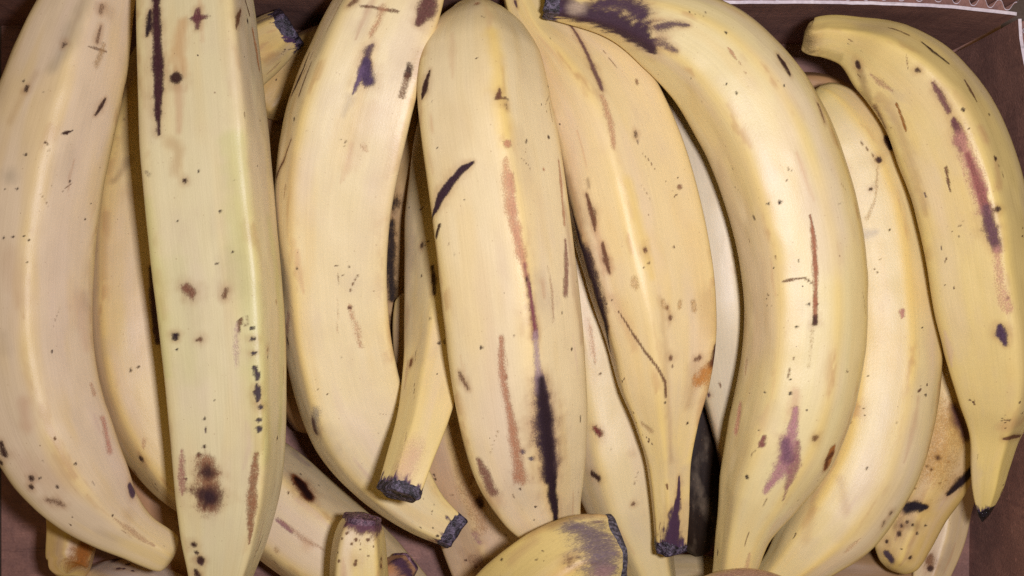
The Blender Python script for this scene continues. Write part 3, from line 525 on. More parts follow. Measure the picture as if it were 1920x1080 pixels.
            ((63, 40, 34), 0.85, 0.345, 0.3, [(13.23, 0.189, 0.077)]),
            ((63, 40, 34), 0.85, 0.345, 0.3, [(10.79, 0.362, 0.058)]),
            ((63, 40, 34), 0.85, 0.345, 0.3, [(12.65, 1.309, 0.037)]),
            ((180, 144, 96), 0.47, 0.9199999999999999, 0.5, [(11.82, 0.448, 0.192), (11.1, 0.494, 0.154)]),
            ((218, 182, 80), 0.33, 0.98, 0.5, [(12.44, 1.533, 0.487)]),
         ]),
    dict(seed=12, label='brownish plantain just entering at the bottom edge below the big curved one', pts=[(5.4, -15.05, 8.23, 0.03), (5.41, -15.04, 8.24, 0.18), (5.45, -14.98, 8.28, 0.48), (5.53, -14.87, 8.35, 0.71), (5.62, -14.74, 8.44, 0.83), (6.71, -13.2, 9.46, 1.3), (7.74, -12.4, 9.9, 1.56), (8.79, -12.18, 10.06, 1.62), (10.04, -12.51, 9.92, 1.56), (11.77, -13.43, 9.32, 1.22), (13.24, -14.51, 8.44, 0.83), (13.37, -14.61, 8.36, 0.71), (13.48, -14.69, 8.3, 0.48), (13.54, -14.73, 8.26, 0.18), (13.55, -14.74, 8.25, 0.03)], faces=[90, 20, 160, 230, 310], tint=(205, 172, 130), p=5.9, yel=0.2, res=(260, 170), wear=16,
         marks=[
            ((153, 113, 96), 0.66, 0.9199999999999999, 0.8, [(4.56, 0.094, 0.439), (5.48, 0.07, 0.518)]),
            ((108, 82, 83), 0.4, 0.9199999999999999, 1, [(4.97, 0.204, 0.317)]),
         ]),
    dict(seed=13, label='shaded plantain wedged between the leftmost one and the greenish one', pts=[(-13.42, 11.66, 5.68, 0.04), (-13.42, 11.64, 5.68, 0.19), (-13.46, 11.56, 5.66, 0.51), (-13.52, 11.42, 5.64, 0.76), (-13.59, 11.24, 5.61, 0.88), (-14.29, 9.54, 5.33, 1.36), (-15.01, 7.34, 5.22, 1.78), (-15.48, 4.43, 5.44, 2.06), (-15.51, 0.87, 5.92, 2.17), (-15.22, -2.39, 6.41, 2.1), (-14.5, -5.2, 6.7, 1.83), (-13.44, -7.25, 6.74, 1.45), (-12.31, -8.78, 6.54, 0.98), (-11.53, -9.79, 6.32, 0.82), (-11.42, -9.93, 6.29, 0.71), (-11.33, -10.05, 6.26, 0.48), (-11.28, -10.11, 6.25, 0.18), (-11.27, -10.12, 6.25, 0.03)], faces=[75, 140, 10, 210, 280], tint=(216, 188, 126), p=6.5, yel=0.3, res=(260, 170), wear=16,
         marks=[
            ((80, 56, 65), 0.92, 0.45999999999999996, 0.5, [(11.54, 0.956, 0.084), (13.3, 0.89, 0.168), (14.65, 0.858, 0.105)]),
            ((63, 40, 34), 0.85, 0.345, 0.3, [(18.75, 2.014, 0.146)]),
            ((63, 40, 34), 0.85, 0.345, 0.3, [(15.58, 1.458, 0.062)]),
            ((63, 40, 34), 0.85, 0.345, 0.3, [(15.52, 1.309, 0.062)]),
            ((63, 40, 34), 0.85, 0.345, 0.3, [(15.47, 1.309, 0.042)]),
            ((107, 71, 49), 0.4, 0.9199999999999999, 1, [(7.09, 1.496, 0.17), (8.03, 1.721, 0.106)]),
            ((180, 144, 96), 0.38, 0.98, 0.5, [(8.44, 1.383, 0.34)]),
            ((180, 144, 96), 0.47, 0.9199999999999999, 0.5, [(9.37, 1.796, 0.127), (11.95, 1.833, 0.126)]),
            ((182, 128, 92), 0.47, 0.40249999999999997, 0.5, [(18.22, 1.684, 0.104), (18.45, 1.796, 0.083)]),
         ]),
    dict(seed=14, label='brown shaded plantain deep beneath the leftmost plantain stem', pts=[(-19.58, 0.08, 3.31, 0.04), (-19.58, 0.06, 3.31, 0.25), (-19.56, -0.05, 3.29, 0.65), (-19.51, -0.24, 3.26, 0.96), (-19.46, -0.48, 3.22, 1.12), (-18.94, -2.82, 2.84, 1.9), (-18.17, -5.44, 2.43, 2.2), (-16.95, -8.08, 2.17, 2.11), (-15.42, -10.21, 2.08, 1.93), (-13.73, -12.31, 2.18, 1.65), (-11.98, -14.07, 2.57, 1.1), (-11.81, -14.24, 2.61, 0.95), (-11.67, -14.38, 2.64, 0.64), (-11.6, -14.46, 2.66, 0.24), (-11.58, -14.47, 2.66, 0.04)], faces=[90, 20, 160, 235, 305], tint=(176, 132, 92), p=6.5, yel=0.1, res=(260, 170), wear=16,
         marks=[
         ]),
    dict(seed=15, label='short orange brown plantain stub poking out below the leftmost plantain', pts=[(-17.39, -4.34, 5.38, 0.04), (-17.39, -4.36, 5.38, 0.23), (-17.4, -4.46, 5.38, 0.6), (-17.41, -4.64, 5.39, 0.89), (-17.43, -4.87, 5.4, 1.03), (-17.57, -6.85, 5.49, 1.3), (-18.02, -8.7, 5.0, 1.28), (-18.31, -10.19, 4.8, 1.07), (-18.39, -11.04, 4.98, 0.97), (-18.4, -11.5, 5.23, 0.86), (-18.42, -11.67, 5.38, 0.71), (-18.4, -11.78, 5.49, 0.4), (-18.38, -11.83, 5.54, 0.11)], faces=[120, 55, -15, 190, 255], tint=(212, 176, 108), p=9.1, pn=0, yel=0.3, res=(260, 170), wear=16,
         marks=[
            ((144, 84, 23), 0.9, 0.9199999999999999, 0.6, [(6.64, 0.706, 0.485), (7.49, 0.706, 0.44)]),
            ((107, 71, 49), 0.5, 0.9199999999999999, 0.5, [(7.06, 0.304, 0.133)]),
         ]),
    dict(seed=16, label='pale plantain with purple specks at bottom left edge beside the orange stub', pts=[(-18.7, -12.55, 2.93, 0.03), (-18.69, -12.55, 2.94, 0.15), (-18.64, -12.57, 2.98, 0.4), (-18.53, -12.6, 3.04, 0.59), (-18.41, -12.64, 3.12, 0.69), (-17.54, -12.92, 3.67, 1.37), (-15.91, -13.41, 4.48, 1.86), (-13.86, -14.25, 5.01, 1.89), (-11.96, -15.63, 4.54, 1.46), (-10.42, -17.14, 3.18, 0.92), (-10.3, -17.26, 3.07, 0.79), (-10.2, -17.36, 2.98, 0.53), (-10.14, -17.41, 2.93, 0.2), (-10.13, -17.42, 2.92, 0.04)], faces=[90, 20, 160, 235, 305], tint=(212, 188, 162), p=6.0, yel=0.1, res=(260, 170), wear=16,
         marks=[
            ((85, 63, 73), 0.8, 0.575, 0.8, [(1.22, -0.16, 0.115), (1.69, 0.011, 0.205)]),
            ((91, 65, 68), 0.85, 0.345, 0.3, [(2.6, 0.189, 0.113)]),
            ((91, 65, 68), 0.85, 0.345, 0.3, [(2.71, 0.425, 0.089)]),
            ((91, 65, 68), 0.85, 0.345, 0.3, [(3.1, 0.404, 0.089)]),
            ((91, 65, 68), 0.85, 0.345, 0.3, [(2.52, 0.471, 0.112)]),
            ((107, 71, 49), 0.4, 0.9199999999999999, 0.5, [(1.69, -0.235, 0.184), (1.0, -0.082, 0.138)]),
         ]),
    dict(seed=17, label='plantain lying diagonally at the bottom with a burnt dark brown hole', pts=[(-14.96, -5.4, 4.19, 0.04), (-14.94, -5.41, 4.18, 0.22), (-14.86, -5.47, 4.16, 0.58), (-14.73, -5.58, 4.13, 0.86), (-14.56, -5.72, 4.09, 1.0), (-12.77, -7.18, 3.66, 1.93), (-10.57, -8.98, 3.84, 2.28), (-8.54, -10.48, 4.29, 2.2), (-6.62, -11.8, 4.64, 1.99), (-4.8, -13.11, 4.74, 1.54), (-3.19, -14.48, 4.4, 0.99), (-3.03, -14.62, 4.37, 0.85), (-2.89, -14.73, 4.34, 0.57), (-2.82, -14.8, 4.32, 0.22), (-2.8, -14.81, 4.32, 0.04)], faces=[85, 15, 155, 230, 300], tint=(220, 196, 148), p=6.5, yel=0.3, res=(260, 170), wear=16,
         marks=[
            ((115, 59, 26), 0.85, 0.69, 0.6, [(6.51, 0.595, 0.245), (7.06, 0.649, 0.354), (7.56, 0.735, 0.309)]),
            ((32, 13, 11), 0.98, 0.345, 0.5, [(6.59, 0.595, 0.133), (7.06, 0.649, 0.266), (7.56, 0.735, 0.198)]),
            ((63, 40, 34), 0.85, 0.345, 0.3, [(6.51, 0.362, 0.067)]),
            ((63, 40, 34), 0.85, 0.345, 0.3, [(7.06, 0.989, 0.044)]),
            ((63, 40, 34), 0.85, 0.345, 0.3, [(7.41, 0.219, 0.045)]),
            ((144, 96, 99), 0.71, 0.575, 0.8, [(7.17, 1.496, 0.087), (7.52, 1.496, 0.109), (7.95, 1.496, 0.065)]),
            ((180, 144, 96), 0.57, 0.40249999999999997, 0.5, [(7.88, 1.978, 0.153)]),
            ((180, 144, 96), 0.66, 0.40249999999999997, 0.5, [(8.03, 2.315, 0.132)]),
            ((145, 117, 114), 0.47, 0.98, 0.5, [(5.58, -0.133, 0.275), (6.24, -0.12, 0.183)]),
            ((182, 117, 46), 0.33, 0.98, 1, [(8.73, 1.496, 0.217)]),
         ]),
    dict(seed=18, label='small brown stub with purple rim right of the speckled upright stem', pts=[(-6.57, -14.83, 5.76, 0.04), (-6.56, -14.82, 5.77, 0.23), (-6.52, -14.73, 5.82, 0.61), (-6.45, -14.58, 5.91, 0.9), (-6.37, -14.4, 6.02, 1.05), (-5.53, -12.58, 7.13, 0.94), (-4.85, -11.7, 6.81, 0.82), (-4.38, -11.33, 6.13, 0.61)], faces=[90, 20, 160, 235, 305], tint=(170, 128, 96), p=9.1, pn=0, tip1='purple', res=(260, 170), wear=16,
         marks=[
            ((77, 53, 70), 0.9, 0.69, 1, [(4.36, 0.858, 0.214), (4.46, 1.458, 0.3), (4.35, 2.049, 0.256)]),
            ((182, 117, 46), 0.47, 0.9199999999999999, 0.5, [(3.99, 1.093, 0.169)]),
         ]),
    dict(seed=19, label='pale plantain with two red brown dots between the central plantain and the tan one', pts=[(1.83, 6.77, 5.26, 0.03), (1.83, 6.75, 5.26, 0.15), (1.84, 6.69, 5.26, 0.38), (1.87, 6.57, 5.26, 0.57), (1.9, 6.43, 5.26, 0.66), (2.29, 4.66, 5.27, 1.5), (2.88, 2.22, 5.29, 2.03), (3.42, -0.43, 5.31, 2.26), (3.94, -3.53, 5.38, 2.31), (4.36, -6.4, 5.41, 2.26), (4.89, -8.82, 5.43, 1.88), (5.49, -10.81, 5.44, 1.26), (5.89, -12.14, 5.44, 0.97), (6.2, -13.46, 5.43, 0.79), (6.24, -13.63, 5.43, 0.68), (6.27, -13.77, 5.43, 0.46), (6.29, -13.84, 5.43, 0.17), (6.29, -13.86, 5.43, 0.03)], faces=[80, 150, 15, 220, 285], tint=(218, 197, 144), p=6.0, yel=0.2, res=(260, 170), wear=16,
         marks=[
            ((107, 48, 40), 0.92, 0.40249999999999997, 0.5, [(12.5, 1.978, 0.127), (12.71, 1.906, 0.148)]),
            ((63, 40, 34), 0.92, 0.40249999999999997, 0.5, [(14.25, 2.219, 0.15), (14.41, 2.118, 0.128)]),
            ((107, 71, 49), 0.85, 0.345, 0.3, [(10.38, 1.758, 0.064)]),
            ((107, 71, 49), 0.85, 0.345, 0.3, [(13.35, 1.758, 0.042)]),
            ((107, 71, 49), 0.85, 0.345, 0.3, [(15.73, 1.533, 0.085)]),
            ((180, 144, 96), 0.38, 0.98, 1, [(13.72, 1.346, 0.17)]),
            ((182, 128, 92), 0.28, 0.9199999999999999, 0.5, [(9.48, 1.796, 0.127), (8.16, 1.833, 0.106)]),
         ]),
    dict(seed=20, label='plantain with a brown shaded band under the lower left of the central plantain', pts=[(-4.25, -0.05, 4.81, 0.03), (-4.24, -0.06, 4.81, 0.18), (-4.22, -0.14, 4.82, 0.46), (-4.17, -0.27, 4.84, 0.69), (-4.12, -0.44, 4.86, 0.8), (-3.48, -2.44, 5.11, 1.46), (-2.65, -4.91, 4.82, 1.9), (-1.95, -7.47, 4.14, 2.06), (-1.33, -9.6, 3.65, 2.04), (-0.69, -11.69, 3.5, 1.95), (-0.01, -13.66, 3.86, 1.4), (0.47, -14.84, 4.51, 0.94), (0.54, -15.01, 4.6, 0.81), (0.6, -15.15, 4.68, 0.55), (0.63, -15.23, 4.72, 0.21), (0.63, -15.24, 4.73, 0.04)], faces=[60, 125, 195, 260, 330], tint=(206, 174, 132), p=7.8, yel=0.25, res=(260, 170), wear=16,
         marks=[
            ((163, 115, 67), 0.52, 0.9199999999999999, 0.6, [(5.55, 1.458, 0.347), (7.65, 1.496, 0.481), (10.2, 1.458, 0.486)]),
            ((63, 40, 34), 0.9, 0.575, 0.5, [(9.0, 1.346, 0.176), (9.21, 1.346, 0.132)]),
            ((63, 40, 34), 0.85, 0.345, 0.3, [(7.48, 2.284, 0.066)]),
            ((63, 40, 34), 0.85, 0.345, 0.3, [(7.69, 2.284, 0.066)]),
            ((63, 40, 34), 0.85, 0.345, 0.3, [(11.68, 2.186, 0.067)]),
            ((163, 115, 115), 0.57, 0.8049999999999999, 1, [(10.57, 1.684, 0.177), (10.89, 1.646, 0.133)]),
            ((85, 63, 73), 0.25, 0.98, 0.5, [(10.73, 1.608, 0.265)]),
            ((115, 76, 57), 0.6, 0.9199999999999999, 0.5, [(12.05, 1.833, 0.534), (12.54, 1.496, 0.444)]),  # shadow of the neighbouring blunt plantain end, painted as a brown patch
         ]),
    dict(seed=21, label='pale lavender plantain sliver between the tan plantain and the big curved one', pts=[(7.02, 10.47, 5.8, 0.03), (7.03, 10.45, 5.81, 0.17), (7.05, 10.38, 5.81, 0.46), (7.08, 10.24, 5.81, 0.68), (7.12, 10.07, 5.82, 0.79), (7.49, 8.53, 5.88, 1.28), (8.05, 6.12, 5.94, 1.81), (8.63, 3.06, 5.98, 2.09), (8.95, -0.22, 5.96, 2.14), (9.2, -3.28, 5.88, 1.72), (9.39, -5.48, 5.8, 1.25), (9.57, -7.46, 5.71, 0.94), (9.69, -9.02, 5.62, 0.79), (9.7, -9.19, 5.61, 0.68), (9.71, -9.33, 5.6, 0.46), (9.72, -9.41, 5.6, 0.17), (9.72, -9.43, 5.6, 0.03)], faces=[115, 50, 180, 245, 315], tint=(214, 197, 160), p=6.5, yel=0.0, res=(260, 170), wear=16,
         marks=[
            ((67, 42, 24), 0.8, 0.8049999999999999, 0.8, [(16.96, 3.465, 0.441), (18.27, 2.967, 0.657), (19.07, 2.284, 0.652)]),
            ((85, 63, 73), 0.7, 0.69, 0.5, [(15.64, 3.428, 0.132)]),
         ]),
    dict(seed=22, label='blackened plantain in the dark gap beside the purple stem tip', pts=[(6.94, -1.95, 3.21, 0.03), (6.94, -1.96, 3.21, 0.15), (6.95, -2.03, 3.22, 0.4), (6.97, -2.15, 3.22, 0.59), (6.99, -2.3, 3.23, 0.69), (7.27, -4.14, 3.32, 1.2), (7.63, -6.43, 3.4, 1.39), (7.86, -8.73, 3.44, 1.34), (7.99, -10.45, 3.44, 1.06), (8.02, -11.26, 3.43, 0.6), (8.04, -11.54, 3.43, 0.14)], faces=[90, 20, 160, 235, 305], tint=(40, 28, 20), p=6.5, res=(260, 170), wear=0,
         marks=[
         ]),
    dict(seed=23, label='pale plantain low in the gap under the blackened one at bottom edge', pts=[(2.54, -13.77, 3.04, 0.04), (2.56, -13.77, 3.04, 0.2), (2.65, -13.76, 3.04, 0.54), (2.82, -13.74, 3.04, 0.8), (3.02, -13.72, 3.04, 0.93), (4.87, -13.52, 3.03, 1.52), (6.95, -13.34, 3.03, 1.66), (9.02, -13.42, 3.04, 1.65), (11.33, -13.95, 3.04, 1.52), (13.42, -14.86, 3.04, 0.93), (13.61, -14.94, 3.04, 0.8), (13.76, -15.01, 3.04, 0.54), (13.85, -15.05, 3.04, 0.2), (13.86, -15.05, 3.04, 0.04)], faces=[90, 20, 160, 235, 305], tint=(216, 190, 140), p=6.5, res=(260, 170), wear=16,
         marks=[
         ]),
    dict(seed=24, label='orange brown plantain with black patches and speckled stem behind the right side plantains', pts=[(17.41, 3.05, 5.57, 0.03), (17.41, 3.04, 5.56, 0.17), (17.42, 2.96, 5.56, 0.46), (17.45, 2.82, 5.54, 0.68), (17.48, 2.65, 5.52, 0.79), (17.8, 0.89, 5.32, 1.67), (18.01, -1.33, 5.1, 2.15), (17.96, -4.0, 5.09, 2.28), (17.7, -6.23, 5.11, 2.24), (17.26, -7.89, 5.16, 1.92), (16.7, -9.33, 5.19, 1.5), (16.3, -10.43, 5.22, 1.29), (16.0, -11.18, 5.23, 1.1), (15.84, -11.47, 5.23, 0.82), (15.75, -11.62, 5.23, 0.53), (15.7, -11.71, 5.23, 0.13)], faces=[70, 130, 15, 200, 280], tint=(212, 178, 104), p=7.8, pn=0.2, yel=0.4, res=(260, 170), wear=16,
         marks=[
            ((195, 144, 67), 0.52, 0.98, 0.6, [(8.55, 1.758, 0.981), (10.42, 1.833, 1.114)]),
            ((83, 51, 57), 0.85, 0.8049999999999999, 0.5, [(7.94, 1.646, 0.171), (8.47, 1.496, 0.278), (9.08, 1.272, 0.171)]),
            ((40, 29, 32), 0.96, 0.40249999999999997, 0.5, [(10.26, 0.923, 0.194), (10.87, 1.058, 0.237), (11.41, 1.236, 0.108)]),
            ((34, 26, 32), 0.96, 0.40249999999999997, 0.5, [(12.51, 2.118, 0.26), (12.32, 1.833, 0.216), (12.21, 1.608, 0.086)]),
            ((63, 40, 34), 0.85, 0.345, 0.3, [(10.15, 1.796, 0.107)]),
            ((63, 40, 34), 0.85, 0.345, 0.3, [(10.61, 1.942, 0.064)]),
            ((63, 40, 34), 0.85, 0.345, 0.3, [(10.68, 1.869, 0.064)]),
            ((63, 40, 34), 0.85, 0.345, 0.3, [(13.28, 2.118, 0.087)]),
            ((63, 40, 34), 0.85, 0.345, 0.3, [(13.05, 1.978, 0.065)]),
            ((63, 40, 34), 0.85, 0.345, 0.3, [(13.09, 1.796, 0.065)]),
            ((63, 40, 34), 0.85, 0.345, 0.3, [(13.62, 2.118, 0.109)]),
            ((63, 40, 34), 0.85, 0.345, 0.3, [(14.12, 2.464, 0.088)]),
            ((63, 40, 34), 0.85, 0.345, 0.3, [(13.35, 1.571, 0.065)]),
            ((63, 40, 34), 0.85, 0.345, 0.3, [(12.93, 1.383, 0.065)]),
            ((63, 40, 34), 0.85, 0.345, 0.3, [(14.35, 1.421, 0.087)]),
            ((63, 40, 34), 0.85, 0.345, 0.3, [(14.16, 1.869, 0.043)]),
            ((107, 71, 49), 0.5, 0.8049999999999999, 1, [(13.35, 2.284, 0.174), (13.09, 1.721, 0.195)]),
            ((80, 64, 70), 0.92, 0.345, 0.5, [(14.69, 2.315, 0.197), (14.8, 2.049, 0.175)]),
            ((218, 182, 80), 0.38, 0.9199999999999999, 0.5, [(12.44, 1.383, 0.346)]),
         ]),
    dict(seed=25, label='thin pale plantain beside the speckled stem at bottom right, against the box wall', pts=[(18.79, -3.28, 2.56, 0.04), (18.79, -3.3, 2.56, 0.21), (18.81, -3.39, 2.56, 0.55), (18.83, -3.56, 2.55, 0.81), (18.87, -3.76, 2.54, 0.94), (19.24, -5.87, 2.45, 1.36), (19.27, -7.7, 2.63, 1.34), (18.85, -9.27, 2.92, 1.11), (18.52, -10.6, 3.22, 1.02), (18.04, -11.9, 3.56, 0.85), (17.71, -12.77, 3.78, 0.64), (17.66, -12.9, 3.81, 0.55), (17.62, -13.0, 3.84, 0.37), (17.6, -13.06, 3.85, 0.14), (17.6, -13.07, 3.86, 0.03)], faces=[60, 130, -20, 200, 280], tint=(218, 192, 146), p=9.1, yel=0.2, res=(260, 170), wear=16,
         marks=[
            ((124, 80, 48), 0.7, 0.69, 1, [(8.89, 2.118, 0.272)]),
            ((63, 40, 34), 0.85, 0.345, 0.3, [(9.24, 1.942, 0.136)]),
         ]),
    dict(seed=26, label='stub with grey black cut end at top, behind the greenish plantain', pts=[(-13.42, 7.36, 6.57, 0.03), (-13.41, 7.37, 6.58, 0.14), (-13.36, 7.41, 6.59, 0.38), (-13.26, 7.48, 6.61, 0.56), (-13.15, 7.56, 6.64, 0.65), (-12.58, 7.98, 6.78, 1.24), (-11.78, 8.56, 6.57, 1.39), (-10.75, 9.58, 5.89, 1.32), (-9.82, 10.41, 5.44, 1.12), (-9.23, 10.81, 5.4, 0.91)], faces=[90, 30, 150, 210, 300], tint=(218, 188, 120), p=9.8, pn=0.3, yel=0.3, tip1='dark', res=(260, 170), wear=16,
         marks=[
            ((180, 144, 96), 0.47, 0.9199999999999999, 1, [(3.71, 2.315, 0.301), (4.25, 2.436, 0.217)]),
            ((63, 40, 34), 0.85, 0.345, 0.3, [(5.47, 2.252, 0.109)]),
            ((182, 117, 46), 0.28, 0.98, 1, [(3.94, 2.118, 0.387)]),
         ]),
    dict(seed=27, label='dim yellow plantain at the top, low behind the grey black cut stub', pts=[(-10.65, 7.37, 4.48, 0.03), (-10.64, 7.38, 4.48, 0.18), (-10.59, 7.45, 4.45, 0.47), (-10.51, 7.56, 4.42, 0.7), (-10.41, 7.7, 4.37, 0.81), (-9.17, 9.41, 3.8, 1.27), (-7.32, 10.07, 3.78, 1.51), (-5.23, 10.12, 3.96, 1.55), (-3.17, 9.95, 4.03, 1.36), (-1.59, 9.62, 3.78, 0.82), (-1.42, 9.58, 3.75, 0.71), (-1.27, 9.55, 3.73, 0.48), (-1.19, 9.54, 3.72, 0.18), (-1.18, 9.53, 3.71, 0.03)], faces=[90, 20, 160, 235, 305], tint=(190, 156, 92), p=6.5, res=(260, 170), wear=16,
         marks=[
         ]),
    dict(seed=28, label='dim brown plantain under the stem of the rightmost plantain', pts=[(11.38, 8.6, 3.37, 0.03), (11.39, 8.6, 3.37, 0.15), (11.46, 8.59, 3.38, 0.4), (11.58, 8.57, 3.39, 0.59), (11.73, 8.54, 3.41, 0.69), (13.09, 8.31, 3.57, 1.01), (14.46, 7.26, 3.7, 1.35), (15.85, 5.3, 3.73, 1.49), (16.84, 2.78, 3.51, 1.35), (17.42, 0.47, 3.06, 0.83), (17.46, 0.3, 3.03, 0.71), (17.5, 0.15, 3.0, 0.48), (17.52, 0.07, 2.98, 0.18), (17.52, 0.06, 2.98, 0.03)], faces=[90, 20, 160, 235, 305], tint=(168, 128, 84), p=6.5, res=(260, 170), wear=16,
         marks=[
         ]),
    dict(seed=29, label='dark bruised plantain deep in the gap left of the tucked plantain stem', pts=[(-4.56, 8.84, 5.48, 0.04), (-4.56, 8.82, 5.48, 0.19), (-4.57, 8.74, 5.45, 0.51), (-4.59, 8.59, 5.39, 0.76), (-4.62, 8.41, 5.33, 0.88), (-4.92, 6.29, 4.58, 1.45), (-5.15, 3.2, 3.65, 1.7), (-5.13, -0.23, 2.93, 1.77), (-4.91, -3.5, 2.76, 1.51), (-4.55, -6.02, 3.06, 0.93), (-4.52, -6.22, 3.08, 0.8), (-4.5, -6.39, 3.1, 0.54), (-4.48, -6.48, 3.11, 0.2), (-4.48, -6.5, 3.12, 0.04)], faces=[70, 140, 10, 210, 280], tint=(176, 142, 84), p=6.5, res=(260, 170), wear=0,
         marks=[
            ((36, 26, 24), 0.85, 0.69, 1, [(6.1, 1.496, 0.222), (8.01, 1.571, 0.269), (9.51, 1.533, 0.18)]),
            ((49, 32, 23), 0.8, 0.8049999999999999, 1, [(11.45, 1.533, 0.317), (9.99, 1.421, 0.18)]),
            ((38, 26, 21), 0.8, 0.8049999999999999, 1, [(5.19, 1.458, 0.354)]),
         ]),
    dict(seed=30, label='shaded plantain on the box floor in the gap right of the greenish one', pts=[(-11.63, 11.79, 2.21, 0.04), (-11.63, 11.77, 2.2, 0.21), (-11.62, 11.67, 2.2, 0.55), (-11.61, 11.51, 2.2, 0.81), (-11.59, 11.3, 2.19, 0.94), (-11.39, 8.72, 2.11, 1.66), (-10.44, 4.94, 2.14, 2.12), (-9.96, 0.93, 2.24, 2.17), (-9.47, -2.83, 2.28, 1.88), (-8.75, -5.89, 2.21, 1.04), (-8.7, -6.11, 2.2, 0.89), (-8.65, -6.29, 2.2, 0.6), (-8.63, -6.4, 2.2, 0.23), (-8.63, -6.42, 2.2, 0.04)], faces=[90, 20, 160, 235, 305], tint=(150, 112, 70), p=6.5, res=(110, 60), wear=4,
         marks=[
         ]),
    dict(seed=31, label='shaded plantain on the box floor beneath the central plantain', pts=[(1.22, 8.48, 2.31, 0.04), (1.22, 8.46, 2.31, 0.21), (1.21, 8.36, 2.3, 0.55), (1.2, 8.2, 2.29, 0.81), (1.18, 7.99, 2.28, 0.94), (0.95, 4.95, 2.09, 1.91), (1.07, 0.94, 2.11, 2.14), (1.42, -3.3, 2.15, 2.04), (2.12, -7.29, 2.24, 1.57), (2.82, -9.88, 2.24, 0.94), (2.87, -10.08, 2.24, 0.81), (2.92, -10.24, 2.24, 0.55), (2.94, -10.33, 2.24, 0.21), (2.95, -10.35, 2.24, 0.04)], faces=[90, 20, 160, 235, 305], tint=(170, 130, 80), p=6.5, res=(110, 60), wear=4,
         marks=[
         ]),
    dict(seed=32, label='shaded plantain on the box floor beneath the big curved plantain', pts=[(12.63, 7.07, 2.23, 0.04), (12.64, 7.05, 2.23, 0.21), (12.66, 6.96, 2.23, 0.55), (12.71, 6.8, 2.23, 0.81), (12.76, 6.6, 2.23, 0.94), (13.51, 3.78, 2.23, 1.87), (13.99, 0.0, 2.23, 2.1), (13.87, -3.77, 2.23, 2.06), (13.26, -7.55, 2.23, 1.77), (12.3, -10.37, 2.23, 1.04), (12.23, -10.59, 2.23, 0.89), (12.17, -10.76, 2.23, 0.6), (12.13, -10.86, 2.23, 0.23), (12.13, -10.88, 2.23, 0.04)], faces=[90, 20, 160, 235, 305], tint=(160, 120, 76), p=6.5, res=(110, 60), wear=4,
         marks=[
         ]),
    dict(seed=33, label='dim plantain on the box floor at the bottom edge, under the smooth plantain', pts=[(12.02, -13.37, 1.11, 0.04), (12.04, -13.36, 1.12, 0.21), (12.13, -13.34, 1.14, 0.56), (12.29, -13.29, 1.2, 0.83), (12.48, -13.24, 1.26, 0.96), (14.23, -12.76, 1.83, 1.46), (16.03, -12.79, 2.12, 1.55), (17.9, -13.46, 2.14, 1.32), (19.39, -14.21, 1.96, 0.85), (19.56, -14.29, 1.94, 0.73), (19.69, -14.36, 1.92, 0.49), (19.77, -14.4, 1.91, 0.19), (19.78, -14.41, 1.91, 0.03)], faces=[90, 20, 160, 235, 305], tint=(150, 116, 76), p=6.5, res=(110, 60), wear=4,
         marks=[
         ]),
]
BOX = dict(rim=7.5, walls=[
    ([(-24.14, 12.05), (-11.84, 11.88), (0.0, 11.54), (6.13, 11.31), (9.72, 11.24), (12.68, 11.24), (15.64, 11.2), (17.33, 11.12), (18.81, 10.95), (20.0, 10.8)], -1),
    ([(20.04, 10.65), (20.14, 9.72), (20.54, 7.82), (20.93, 4.44), (21.14, 0.0), (21.18, -5.5), (21.09, -11.84), (20.93, -18.18)], -1),
    ([(20.93, -18.35), (-1.27, -18.43), (-24.14, -18.35)], -1),
    ([(-24.31, -18.18), (-24.43, -3.38), (-24.26, 11.88)], -1),
])

# ---------------------------------------------------------------- materials
class NT:
    def __init__(self, name):
        self.mat = bpy.data.materials.new(name); self.mat.use_nodes = True
        self.t = self.mat.node_tree; self.n = self.t.nodes; self.l = self.t.links
        self.b = self.n['Principled BSDF']
    def node(self, kind, **kw):
        x = self.n.new(kind)
        for k, v in kw.items(): setattr(x, k, v)
        return x
    def link(self, a, b): self.l.new(a, b)
    def math(self, op, a, b=None, c=None, clamp=False):
        x = self.node('ShaderNodeMath', operation=op, use_clamp=clamp)
        for i, v in enumerate((a, b, c)):
            if v is None: continue
            if isinstance(v, (int, float)): x.inputs[i].default_value = v
            else: self.link(v, x.inputs[i])
        return x.outputs[0]
    def mix(self, fac, a, b, blend='MIX'):
        x = self.node('ShaderNodeMix', data_type='RGBA', blend_type=blend)
        for i, v in ((0, fac), (6, a), (7, b)):
            if isinstance(v, (int, float)): x.inputs[i].default_value = v
            elif isinstance(v, tuple): x.inputs[i].default_value = v
            else: self.link(v, x.inputs[i])
        return x.outputs[2]
    def noise(self, vec, scale, detail=3, rough=0.55, out=0):
        x = self.node('ShaderNodeTexNoise')
        x.inputs['Scale'].default_value = scale; x.inputs['Detail'].default_value = detail
        x.inputs['Roughness'].default_value = rough
        self.link(vec, x.inputs['Vector']); return x.outputs[out]
    def scaled(self, vec, s):
        x = self.node('ShaderNodeMapping'); x.inputs['Scale'].default_value = s
        self.link(vec, x.inputs['Vector']); return x.outputs[0]
    def ramp(self, fac, a, b):
        x = self.node('ShaderNodeMapRange', interpolation_type='SMOOTHSTEP')
        x.inputs[1].default_value = a; x.inputs[2].default_value = b
        self.link(fac, x.inputs[0]); return x.outputs[0]

def L4(c):
    return tuple(float(v) for v in srgb(c)) + (1.0,)

